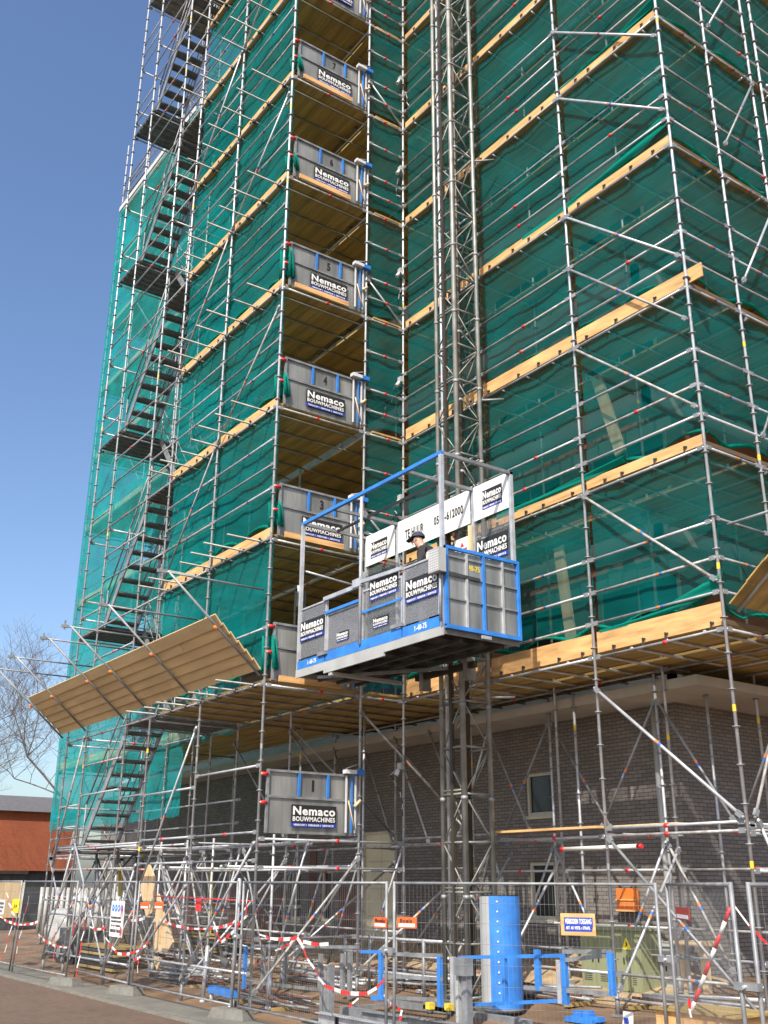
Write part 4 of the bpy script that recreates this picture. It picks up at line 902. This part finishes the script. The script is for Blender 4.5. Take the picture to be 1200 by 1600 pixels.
for dx in (-.09, .02, .1): b.box(dx-.035, -.05, .02, dx+.035, .05, .72+dx, 'galvd')
b.box(-.4, -.2, 0, .4, .2, .025, 'dark'); o = b.build('stub_post'); o.location = (-14.42, 9.15, .03); tag(o, 'short cluster of steel stub posts on a flat plate near the beams', 'post')
b = MB(); b.box(-.55, -.06, .18, .55, .06, .30, 'blue'); b.tube((-.5, 0, 0), (-.5, 0, .2), .04, 'galv', 8); b.tube((.5, 0, 0), (.5, 0, .2), .04, 'galv', 8)
o = b.build('blue_cross_bar'); o.location = (-17.6, 9.0, 0); o.rotation_euler.z = -.1; tag(o, 'blue steel cross bar on two short feet near the corner pole', 'bar')
for i, (px, py, Y_, lean) in enumerate(((317, 1560, 8.95, .06), (361, 1573, 8.95, .07), (419, 1570, 9.3, .02))):
    a = atY(px, py, Y_); b = MB(); hgt = (.95, 2.1, .62)[i]
    b.tube((0, 0, 0), (0, 0, .08), .07, 'galv', 10, r2=.05); b.tube((0, 0, .08), (lean*1.2, 0, hgt), .038, 'galv', 9); o = b.build('steel_prop'); o.location = (a.x, Y_, 0)
    tag(o, ('short steel prop at the left end of the blue cross bar', 'tall steel prop at the right end of the blue cross bar', 'stubby steel prop right of the corner pole')[i], 'prop', 'steel props with round feet')

# blue crumpled item, paper, crate, cabinets, orange boxes
b = MB()
for i, (x, y, z, sx, sy, sz) in enumerate(((0, 0, .04, .42, .2, .05), (-.12, 0, .14, .12, .12, .08), (.12, .02, .15, .1, .1, .09), (.34, .02, .09, .16, .12, .05))): b.box(x-sx, y-sy, z-sz, x+sx, y+sy, z+sz, 'blue')
a = atY(912, 1572, 11.3); b.v = [tuple(c*.62 for c in q) for q in b.v]; o = b.build('blue_foot_plate'); o.location = (a.x, 11.3, gz(0, 11.3)); tag(o, 'blue steel foot plate lying on the soil right of the cable drum', 'foot plate')
a = atY(978, 1572, 11.2); b = MB(); b.poly([(-.09, 0, 0), (.09, .01, 0), (.09, .03, .2), (-.09, .04, .2)], (0, .004, 0), 'white'); b.box(-.05, -.003, .06, .03, -.001, .13, 'navy'); o = b.build('paper_sheet'); o.location = (a.x, 11.2, gz(0, 11.2)+.02); tag(o, 'small white paper sheet lying on the soil', 'paper')
def cabinet(px, Y_, w_, d_, h_, m, label, tri=False, grp=None):
    a = atY(px, 1500, Y_); t = thing('utility_cabinet', label, 'cabinet', grp, (a.x, Y_, gz(0, Y_))); k = Kid(t); x, z = a.x, gz(0, Y_)-.05
    b = MB(); b.box(x-w_/2, Y_, z, x+w_/2, Y_+d_, z+h_, m); k.build(b, 'body')
    b = MB(); b.box(x-w_/2-.03, Y_-.03, z+h_+.002, x+w_/2+.03, Y_+d_+.03, z+h_+.06, m); k.build(b, 'roof')
    for s_ in (-1, 1):
        b = MB(); x0 = x+(s_-1)*w_/4+.02; b.box(x0, Y_-.02, z+.1, x0+w_/2-.04, Y_-.002, z+h_-.08, m); b.box(x0+(.03 if s_ > 0 else w_/2-.1), Y_-.035, z+h_*.5, x0+(.05 if s_ > 0 else w_/2-.08), Y_-.021, z+h_*.6, 'black'); dr = k.build(b, 'door')
        g = MB()
        for j in range(4): g.box(x0+.06, Y_-.026, z+.2+j*.03, x0+w_/2-.12, Y_-.0205, z+.21+j*.03, 'dark')
        k.build(g, 'vent', None, dr)
    if tri:
        b = MB(); zz = z+h_*.72; b.poly([(x-.1, Y_-.024, zz), (x+.1, Y_-.024, zz), (x, Y_-.024, zz+.18)], (0, .003, 0), 'ylw'); b.poly([(x-.02, Y_-.027, zz+.03), (x+.025, Y_-.027, zz+.07), (x-.005, Y_-.027, zz+.13)], (0, .002, 0), 'black'); k.build(b, 'warning_triangle', 'yellow warning triangle with a black bolt')
cabinet(933, 13.2, .70, .5, .95, 'olive', 'wide olive green cabinet behind the forbidden entry board', False, 'olive cabinets by the wall')
cabinet(982, 13.15, .52, .5, .97, 'olive', 'narrow olive green cabinet with a yellow warning triangle', True, 'olive cabinets by the wall')
cabinet(1037, 13.6, .38, .3, .7, 'grey', 'small light grey cabinet right of the olive ones')
for px, Y_ in ((982, 14.42),):
    a = atY(px, 1405, Y_); b = MB(); b.box(-.22, -.06, -.18, .22, .02, .18, 'orange'); b.box(-.24, -.08, -.2, .24, -.06, -.17, 'wood'); b.box(-.24, -.08, -.02, .24, -.06, .0, 'wood'); o = b.build('orange_box'); o.location = a; tag(o, 'orange box hanging on the grey brick wall', 'box')
def pallet(px, py, Y_, n, label, m='pale'):
    a = atY(px, py, Y_); t = thing('timber_trestle', label, 'trestle', 'timber trestles by the wall', (a.x, Y_, gz(0, Y_))); k = Kid(t); z = gz(0, Y_)
    b = MB(); b.box(a.x-.3, Y_-.2, z+.68, a.x+.3, Y_+.2, z+.74, m); k.build(b, 'top')
    for dx in (-.2, .2): b = MB(); b.box(a.x+dx-.05, Y_-.05, z-.02, a.x+dx+.05, Y_+.05, z+.68, m); k.build(b, 'leg')
pallet(1002, 1500, 13.5, 1, 'pale timber trestle between the olive and the light grey cabinet'); pallet(1085, 1500, 13.7, 1, 'pale timber trestle right of the light grey cabinet')
a = atY(1115, 1590, 10.6); cr_ = thing('wooden_crate', 'open pale plywood crate at the bottom right behind the fence', 'crate', loc=(a.x, 10.6, gz(0, 10.6))); k = Kid(cr_); z = gz(0, 10.6)-.1
for (x0, y0, x1, y1) in ((-.55, -.35, .55, -.33), (-.55, .33, .55, .35), (-.55, -.329, -.53, .329), (.53, -.329, .55, .329)): b = MB(); b.box(a.x+x0, 10.6+y0, z, a.x+x1, 10.6+y1, a.z+.06, 'wood'); k.build(b, 'side')
b = MB(); b.box(a.x-.6, 10.2, a.z+.062, a.x+.6, 11.0, a.z+.085, 'plank'); k.build(b, 'lid')
a = atY(1110, 1575, 11.6); rs = random.Random(5); b = MB()
for i in range(500):
    x = rs.gauss(0, .22); y = rs.gauss(0, .15); h_ = rs.uniform(.08, .3); dx, dy = rs.uniform(-.1, .1), rs.uniform(-.1, .1); v0 = len(b.v)
    b.v += [(x-.006, y, 0), (x+.006, y, 0), (x+dx, y+dy, h_)]; b.face([v0, v0+1, v0+2], 'grass')
o = b.build('grass_tuft'); o.location = (a.x, 11.6, gz(0, 11.6)); tag(o, 'tuft of green grass against the wall at the lower right', 'grass', kind='stuff')

# arrow-shaped timber panels standing behind the left fence
def arrow(px, pts, Y_, label, lean=.04):
    b = MB(); P3 = [atY(x, y, Y_) for x, y in pts]; c = sum(P3, Vector())/len(P3); b.poly([q-c for q in P3], (0, .035, 0), 'pale')
    zs = [q.z-c.z for q in P3]; b.box(-.05, -.012, min(zs)*.6, -.01, -.001, max(zs)*.7, 'wood')
    o = b.build('pointed_timber'); o.location = c; tag(o, label, 'timber', 'pointed timber panels')
arrow(0, [(232, 1348), (241, 1372), (239, 1425), (228, 1432), (218, 1385)], 9.3, 'tall narrow pointed timber panel behind the left fence')
arrow(0, [(247, 1395), (258, 1440), (270, 1472), (262, 1486), (240, 1488), (241, 1440)], 9.1, 'broad pointed timber panel leaning behind the fence, right of the narrow one')
arrow(0, [(238, 1494), (252, 1497), (245, 1516)], 9.0, 'small pointed timber offcut at the foot of the panels')
for px0, py0, px1, py1, Y_, lb in ((187, 1350, 187, 1400, 10.2, 'yellow steel strut standing left of the pointed panels'), (331, 1352, 327, 1460, 11.2, 'yellow steel strut standing right of the pointed panels')):
    a = atY(px0, py0, Y_); c = atY(px1, py1, Y_); b = MB(); b.bar(Vector((0, 0, 0)), c-a, .07, .05, 'yellow'); o = b.build('yellow_strut'); o.location = a; tag(o, lb, 'strut', 'yellow steel struts')

# piles of scaffold material
def pile(px, py, Y_, L_, n, label, m='galvd', ang=0, group='piles of scaffold tubes', name='tube_pile', lay=3):
    a = atY(px, py, Y_); t = thing(name, label, 'tube pile', group, (a.x, Y_, gz(0, Y_))); k = Kid(t); rs = random.Random(px)
    for i in range(n):
        r_ = i//(n//lay+1); y = Y_+rs.uniform(-.35, .35); z = gz(0, Y_)+.05+.09*r_+rs.uniform(0, .03); dx = rs.uniform(-.4, .4); aa = ang+rs.uniform(-.08, .08); l_ = L_*rs.uniform(.6, 1)/2
        b = MB(); d = Vector((math.cos(aa), math.sin(aa), rs.uniform(-.03, .05))); c = Vector((a.x+dx, y, z)); b.tube(c-d*l_, c+d*l_, .024, random.choice((m, m, 'rust', 'galv')), 6); k.build(b, 'tube')
    for dx in (-L_*.3, L_*.3): b = MB(); b.box(a.x+dx-.05, Y_-.45, gz(0, Y_)-.02, a.x+dx+.05, Y_+.45, gz(0, Y_)+.03, 'plank'); k.build(b, 'bearer')
pile(300, 1510, 10.0, 3.2, 22, 'pile of scaffold tubes behind the fence between the panels and the corner pole')
pile(160, 1500, 10.4, 3.5, 24, 'dark pile of tubes behind the white instruction sign', 'dark', lay=4)
pile(500, 1540, 11.3, 2.8, 14, 'low pile of tubes on the soil under gate one', lay=2)
pile(345, 1480, 12.2, 2.8, 22, 'stacked tubes close to the wall left of the corner pole', 'dark', lay=5)
pile(860, 1540, 12.3, 2.6, 12, 'few tubes lying between the cable drum and the cabinets', lay=2)
pile(430, 1545, 9.6, 2.4, 10, 'short tubes lying between the corner pole and the stub posts', lay=2)
pile(660, 1535, 12.0, 2.8, 16, 'tubes heaped behind the mast foot on the soil', 'galvd', lay=3)
pile(230, 1515, 11.2, 3.0, 16, 'rusty tubes lying behind the pointed timbers', 'rust', lay=3)
pile(1080, 1560, 12.6, 2.4, 10, 'tubes lying near the grass tuft by the wall', lay=2)
b = MB(); rs = random.Random(11)
for i in range(420):
    x = rs.uniform(-23, -13); y = rs.gauss(12.6, .5); r_ = rs.uniform(.02, .085); z = gz(x, y)+r_*.5
    q = [Vector((sx*r_*rs.uniform(.6, 1.3), sy*r_*rs.uniform(.6, 1.3), sz*r_*rs.uniform(.4, .8))) for sz in (-1, 1) for sx, sy in ((-1, -1), (1, -1), (1, 1), (-1, 1))]
    b.hexa([Vector((x, y, z))+v for v in q], rs.choice(('conc', 'sand', 'sand', 'redbrick', 'lgrey')))
tag(b.build('rubble'), 'loose rubble and broken bricks strewn along the foot of the wall', 'rubble', kind='stuff')
t = thing('ledger_rack', 'low steel frame of props and ledgers between the stub posts and the wall', 'rack', loc=(-16, 11.5, .25)); k = Kid(t)
for x in (-17.2, -16.4, -15.6, -14.8, -14.0):
    b = MB(); b.tube((x, 11.3, .2), (x, 11.3, 1.15), .03, 'galvd', 7); b.box(x-.07, 11.23, .2, x+.07, 11.37, .22, 'galvd'); k.build(b, 'prop')
for z in (.55, .85, 1.1):
    b = MB(); b.tube((-17.4, 11.3, z), (-13.8, 11.3, z+.03), .024, 'galv', 7); b.tube((-16.9, 11.36, z), (-16.8, 11.36, z), .03, 'red', 7); k.build(b, 'ledger')
def stackp(px, Y_, n, w_, label):
    a = atY(px, 1500, Y_); t = thing('plank_stack', label, 'planks', 'stacks of dark planks', (a.x, Y_, gz(0, Y_))); k = Kid(t); rs = random.Random(px)
    for i in range(n):
        b = MB(); o = rs.uniform(-.06, .06); z = gz(0, Y_)+.02+i*.075; b.box(a.x-w_/2+o, Y_-.4+o/2, z, a.x+w_/2+o, Y_+.4, z+.05, rs.choice(('plank', 'tarp', 'greas'))); k.build(b, 'plank')
stackp(175, 9.9, 7, 2.2, 'dark stack of planks behind the white instruction sign'); stackp(110, 10.2, 5, 1.8, 'low dark stack of planks near the left fence'); stackp(330, 12.4, 9, 2.0, 'high dark stack of planks against the brick wall')
# wrapped bundles at the far left
def bundle(px, Y_, label, seed, sx=.5, sz=.45):
    a = atY(px, 1500, Y_); rs = random.Random(seed); b = MB()
    def fn(u, v):
        th = 2*math.pi*u; ph = math.pi*v-math.pi/2; r_ = 1+.16*math.sin(3*th+seed)+.12*math.sin(5*ph+2*th); return (sx*r_*math.cos(th)*math.cos(ph)**.6 if math.cos(ph) > 0 else 0, .35*r_*math.sin(th)*max(0, math.cos(ph))**.6, sz*.9+sz*math.sin(ph))
    b.grid(fn, 22, 12, 'clear'); o = b.build('wrapped_bundle'); o.location = (a.x, Y_, gz(0, Y_)+.1); tag(o, label, 'bundle')
bundle(90, 10.6, 'crumpled bundle in white plastic behind the leaning left fence', 2, .55, .55)
t = thing('frame_stack', 'row of upright pale scaffold frames stacked behind the left fence', 'frames', loc=(-33, 12.2, .3)); k = Kid(t)
for i in range(14):
    x = -38+i*.55; b = MB(); z = .35
    b.tube((x, 12.2, z), (x, 12.2, z+1.5), .07, 'clear', 8); b.tube((x+.14, 12.3, z), (x+.14, 12.3, z+1.45), .04, 'galv', 8); b.tube((x, 12.2, z+1.2), (x+.5, 12.25, z+1.2), .025, 'galv', 6); k.build(b, 'frame')
t = thing('site_trailer', 'small dark site cart with a wheel behind the left fence', 'cart', loc=(-27.5, 10, 0)); k = Kid(t)
b = MB(); b.box(-28.4, 9.7, .45, -26.9, 10.5, .9, 'tarp'); k.build(b, 'box')
for x in (-28.1, -27.2):
    b = MB(); b.tube((x, 9.62, .32), (x, 9.74, .32), .28, 'black', 18); b.tube((x, 9.6, .32), (x, 9.62, .32), .13, 'galvd', 12); k.build(b, 'wheel')
b = MB(); b.tube((-26.9, 10.1, .6), (-26.1, 10.1, .45), .03, 'galvd', 7); k.build(b, 'drawbar')

# ================================================================ fences
def fence(p0, p1, label, h=2.0, rack=0.0, z0=.05, feet=False):
    p0 = Vector((*p0, z0)); p1 = Vector((*p1, z0)); d = (p1-p0); W = d.length; d.normalize()
    t = thing('site_fence_panel', label, 'fence', 'wire mesh site fence panels', tuple(p0)); k = Kid(t)
    up_ = Vector((0, 0, 1)) + d*rack; up_ = up_*1.0
    q = lambda x, z: p0+d*x+up_*z
    for x in (.03, W-.03): b = MB(); b.tube(q(x, 0), q(x, h), .021, 'galvd', 8); k.build(b, 'post')
    for z, nm in ((h-.02, 'top_rail'), (.14, 'bottom_rail')): b = MB(); b.tube(q(.03, z), q(W-.03, z), .018, 'galvd', 7); k.build(b, nm)
    b = MB(); x = .08
    while x < W-.05: b.tube(q(x, .14), q(x, h-.02), .0016, 'galvd', 3, cap=False); x += .055
    z = .3
    while z < h-.1: b.tube(q(.03, z), q(W-.03, z), .0022, 'galvd', 3, cap=False); z += .24
    k.build(b, 'mesh'); return q
q0 = fence((-29.9, 8.0), (-26.5, 7.95), 'leftmost leaning fence panel at the left edge of the photo', rack=.09)
q1 = fence((-26.25, 7.92), (-22.8, 8.02), 'leaning fence panel carrying the yellow sign', rack=.09)
q2 = fence((-24.0, 8.62), (-20.4, 8.42), 'upright fence panel behind the leaning one, with the white instruction sign', rack=.0)
q3 = fence((-20.28, 8.42), (-16.0, 8.38), 'fence panel in front of the pointed timber panels')
q4 = fence((-15.85, 8.38), (-11.75, 8.38), 'fence panel in front of gate one and the stub posts')
q5 = fence((-11.68, 8.40), (-8.72, 10.2), 'fence panel in front of the blue cable drum')
q6 = fence((-8.55, 10.15), (-6.05, 8.05), 'fence panel in front of the wooden crate')
q7 = fence((-5.95, 8.1), (-3.2, 9.9), 'fence panel at the right edge of the photo')
def foot(x, y, label, rz=0):
    b = MB(); b.hexa([(-.40, -.14, 0), (.40, -.14, 0), (.40, .14, 0), (-.40, .14, 0), (-.34, -.11, .15), (.34, -.11, .15), (.34, .11, .15), (-.34, .11, .15)], 'conc')
    for dx in (-.3, .3): b.box(dx-.03, -.125, .03, dx+.03, .125, .06, 'greas')
    o = b.build('concrete_block'); o.location = (x, y, .006); o.rotation_euler.z = rz; tag(o, label, 'concrete block', 'concrete fence blocks')
foot(-22.75, 8.0, 'concrete fence foot under the right end of the leaning panel', .35); foot(-20.34, 8.35, 'concrete fence foot where the instruction sign panel ends', .3); foot(-15.92, 8.33, 'dark concrete fence foot at the corner pole', .3)
foot(-11.7, 8.35, 'concrete fence foot below the left edge of the cable drum panel', .3); foot(-8.65, 10.2, 'concrete fence foot behind the wooden crate', .3); foot(-6.0, 8.05, 'concrete fence foot nearest the right edge', .3)
for i, (x, y) in enumerate(((-15.92, 8.36), (-11.72, 8.37), (-8.63, 10.16), (-6.0, 8.06))):
    t = thing('fence_clamp', ('fence clamp at the corner pole', 'fence clamp left of the cable drum', 'fence clamp at the dark red sign', 'fence clamp nearest the right edge')[i], 'clamp', 'fence clamps', (x, y, 1.2)); k = Kid(t)
    b = MB(); b.box(x-.12, y-.03, 1.18, x+.12, y+.03, 1.24, 'galvd'); k.build(b, 'plate'); b = MB(); b.tube((x, y-.06, 1.21), (x, y+.05, 1.21), .015, 'galv', 6); k.build(b, 'bolt')

# ---- signs on the fences
def sign(org, ax, w_, h_, m, name, label, texts=(), marks=None, tilt=0):
    ax = Vector(ax).normalized(); az = (Vector((0, 0, 1))+ax*tilt).normalized(); nn = ax.cross(az); org = Vector(org)
    t = thing(name, label, 'sign', None, org); k = Kid(t)
    b = MB(); plate(b, org, ax, az, w_, h_, .006, m); k.build(b, 'board')
    for (s_, x, z, tw, th, c) in texts: b = MB(); put_text(b, s_, org+ax*x*w_+az*z*h_+nn*.003, ax, az, tw*w_, th*h_, c, .03); k.build(b, 'lettering')
    b = MB()
    if marks: marks(b, org, ax, az, nn, w_, h_)
    if b.v: k.build(b, 'symbols')
    return t
def m_ppe(b, o, ax, az, nn, w_, h_):
    for i in range(4):
        c = o+ax*w_*(.17+.22*i)+az*h_*.80+nn*.003; n = 14; r_ = w_*.09
        b.poly([c+ax*r_*math.cos(2*math.pi*j/n)+az*r_*math.sin(2*math.pi*j/n) for j in range(n)], nn*.002, 'blue')
        b.poly([c+nn*.0025+ax*r_*.4*math.cos(2*math.pi*j/(3+i))+az*r_*.5*math.sin(2*math.pi*j/(3+i)) for j in range(3+i)], nn*.002, 'white')
a = Vector((-21.78, 8.50, 1.0))
sign((-21.75, 8.46, .98), (1, -.05, 0), .80, .68, 'white', 'instruction_sign', 'white safety instruction sign with four round blue symbols on the fence',
     [('VEILIGHEIDSHELM VERPLICHT', .06, .50, .86, .06, 'black'), ('VEILIGHEIDSSCHOENEN', .08, .40, .80, .055, 'black'), ('OP DIT TERREIN', .10, .28, .7, .055, 'black'), ('VERBODEN TOEGANG', .06, .12, .86, .09, 'black')], m_ppe)
def m_dots(b, o, ax, az, nn, w_, h_): b.poly([o+ax*w_*.3+az*h_*.35+nn*.002, o+ax*w_*.65+az*h_*.4+nn*.002, o+ax*w_*.5+az*h_*.62+nn*.002], nn*.002, 'black')
sign((-26.62, 7.86, 1.33), (1, 0, 0), .52, .30, 'ylw', 'yellow_sign', 'small yellow warning sign on the leaning fence', [('LET OP', .25, .3, .5, .3, 'black')])
sign((-28.2, 7.9, 1.26), (1, 0, 0), .82, .34, 'lgrey', 'grey_sign', 'small pale grey notice with three lines of text on the left fence', [('BOUWTERREIN', .1, .66, .8, .16, 'tarp'), ('VERBODEN', .1, .4, .8, .16, 'tarp'), ('TOEGANG', .2, .14, .6, .16, 'tarp')])
d5 = Vector((2.96, 1.8, 0)).normalized()
def atF(px, py, p0, d):                          # where a pixel's ray meets a fence line
    r_ = rt*((px-600)/CAM_F)+up*((800-py)/CAM_F)+fwd
    n_ = Vector((d.y, -d.x, 0)); t_ = (Vector((p0[0], p0[1], 0))).dot(n_)/r_.dot(n_); return Vector((r_.x*t_, r_.y*t_, CAM_H+r_.z*t_))
n5 = Vector((d5.y, -d5.x, 0))*.03; o = atF(622, 1450, (-11.68, 8.40), d5)+n5
hs = lambda b, o, ax, az, nn, w_, h_: b.poly([o+ax*w_*.08+az*h_*.12+nn*.002, o+ax*w_*.92+az*h_*.12+nn*.002, o+ax*w_*.92+az*h_*.42+nn*.002, o+ax*w_*.08+az*h_*.42+nn*.002], nn*.002, 'white')
e = atF(652, 1450, (-11.68, 8.40), d5); sign(o, d5, (e-o).length, .135, 'boel', 'orange_name_plate', 'orange name plate with a white strip on the fence left of the drum', [('Boels', .15, .5, .62, .36, 'black')], hs)
o = atY(584, 1449, 8.35); e = atY(604, 1449, 8.35); sign(o, (1, 0, 0), e.x-o.x, .13, 'boel', 'orange_name_plate', 'smaller orange name plate left of the fence clamp', [('Boels', .12, .5, .76, .36, 'black')], hs)
for px, lb in ((224, 'orange name plate on the narrow pointed panel'), (246, 'orange name plate at the tip of the broad pointed panel')):
    o = atY(px-5, 1420, 8.36); e = atY(px+8, 1420, 8.36); sign(o, (1, 0, 0), e.x-o.x, .12, 'boel', 'orange_name_plate', lb, [], hs)
o = atF(878, 1461, (-11.68, 8.40), d5)+n5; e = atF(932, 1461, (-11.68, 8.40), d5)
def m_vb(b, o, ax, az, nn, w_, h_):
    b.poly([o+ax*w_*.1+az*h_*.18+nn*.0015, o+ax*w_*.9+az*h_*.18+nn*.0015, o+ax*w_*.93+az*h_*.45+nn*.0015, o+ax*w_*.93+az*h_*.82+nn*.0015, o+ax*w_*.1+az*h_*.82+nn*.0015], nn*.0012, 'navy')
sign(o, d5, (e-o).length, .25, 'wood', 'forbidden_entry_board', 'wooden board with a blue plate reading forbidden entry', [('VERBODEN TOEGANG', .13, .52, .76, .24, 'white'), ('ART. 461 WETB. v STRAFR.', .15, .27, .70, .15, 'white')], m_vb)
d6 = Vector((2.5, -2.1, 0)).normalized(); n6 = Vector((d6.y, -d6.x, 0))*.03
o = atF(1061, 1436, (-8.55, 10.15), d6)+n6; e = atF(1082, 1436, (-8.55, 10.15), d6); sign(o, d6, (e-o).length, .13, 'dred', 'red_name_plate', 'dark red name plate with a white strip on the right fence', [], hs)
for px, py, Y_, lb in ((310, 1414, 8.7, 'bright red square tag left of the corner pole'), ):
    a = atY(px, py, Y_); b = MB(); b.box(-.11, -.005, -.11, .11, .005, .11, 'red'); o = b.build('red_tag'); o.location = a; tag(o, lb, 'tag')

# ================================================================ red and white barrier tape
def tape(pts, label, w_=.055, seg=.19):
    """pts: (px, py, Y) corners; ribbon of alternating red and white bands"""
    P3 = [atY(*q) for q in pts]; b = MB(); c0 = P3[0].copy(); i = 0; rs = random.Random(len(pts)+int(pts[0][0]))
    for a, c in zip(P3[:-1], P3[1:]):
        L_ = (c-a).length; n = max(2, int(L_/seg)); sag = L_*.04
        for j in range(n):
            s0, s1 = j/n, (j+1)/n; f_ = lambda s_: a.lerp(c, s_)-Vector((0, 0, sag*4*s_*(1-s_)))-c0+Vector((0, .02*math.sin(9*s_+i), 0))
            p, q = f_(s0), f_(s1); ww = w_*(.45+.5*abs(math.sin(i*.35))); d_ = (q-p).normalized(); u_ = Vector((0, 0, 1)) if abs(d_.z) < .8 else Vector((1, 0, 0))
            b.bar(p, q, .003, ww, 'red' if i % 2 else 'white', upv=u_); i += 1
    o = b.build('barrier_tape'); o.location = c0; tag(o, label, 'tape', 'red and white barrier tapes')
tape([(10, 1395, 7.8), (22, 1430, 7.8), (3, 1500, 7.8)], 'barrier tape hanging steeply at the far left edge')
tape([(0, 1432, 7.85), (60, 1440, 7.85)], 'level barrier tape under the pale grey notice')
tape([(45, 1400, 8.2), (22, 1500, 8.2)], 'barrier tape slanting down beside the pale grey notice')
tape([(135, 1418, 8.0), (128, 1470, 8.0), (118, 1530, 8.0)], 'barrier tape tied down the post of the leaning panel')
tape([(60, 1460, 8.6), (110, 1480, 8.6), (118, 1440, 8.6)], 'drooping barrier tape inside the leaning panel')
tape([(88, 1440, 8.7), (84, 1500, 8.7)], 'vertical strip of barrier tape before the wrapped bundle')
tape([(140, 1448, 8.4), (165, 1450, 8.4)], 'short barrier tape left of the instruction sign')
tape([(165, 1465, 8.4), (185, 1490, 8.4), (225, 1480, 8.4), (230, 1472, 8.4)], 'barrier tape looping below the instruction sign')
tape([(192, 1398, 8.4), (188, 1462, 8.4)], 'barrier tape down the right edge of the instruction sign')
tape([(195, 1435, 8.6), (225, 1435, 8.6)], 'barrier tape between the sign and the pointed panels')
tape([(215, 1520, 8.4), (218, 1495, 8.4), (210, 1500, 8.4)], 'loose barrier tape end on the ground by the second fence foot')
tape([(250, 1437, 8.9), (365, 1443, 8.9)], 'straight barrier tape crossing in front of the broad pointed panel')
tape([(388, 1390, 8.9), (385, 1430, 8.9), (345, 1472, 8.9), (335, 1440, 8.9)], 'barrier tape dangling in a loop left of the corner pole')
tape([(405, 1460, 8.5), (465, 1465, 8.5), (508, 1540, 8.5), (575, 1552, 8.5), (600, 1530, 8.5)], 'long slack barrier tape in front of the stub posts')
tape([(430, 1485, 8.6), (462, 1466, 8.6), (512, 1475, 8.6)], 'barrier tape knotted above the long slack one')
tape([(560, 1560, 8.5), (545, 1573, 8.5)], 'barrier tape end near the two galvanised beams')
tape([(600, 1555, 8.5), (626, 1578, 8.5), (625, 1595, 8.5)], 'barrier tape on the ground at the drum fence panel')
tape([(1145, 1412, 9.3), (1200, 1475, 9.3)], 'thin barrier tape slanting at the right edge', .04)
tape([(1080, 1590, 9.3), (1078, 1560, 9.3)], 'short barrier tape at the foot of the striped pole')
b = MB(); a = atY(1078, 1585, 9.6); c = atY(1141, 1418, 9.6); n = 8
for i in range(n): b.tube((c-a)*(i/n), (c-a)*((i+1)/n), .022, 'red' if i % 2 else 'white', 8)
o = b.build('striped_pole'); o.location = a; tag(o, 'red and white striped pole leaning against the right fence', 'pole')
a = atY(0, 1397, 8.9)
b = MB(); p0 = atY(240, 1400, 9.0); p1 = atY(395, 1408, 9.0); b.tube((0, 0, 0), p1-p0, .012, 'red', 6); o = b.build('red_line'); o.location = p0; tag(o, 'thin red line stretched above the pointed panels', 'line')
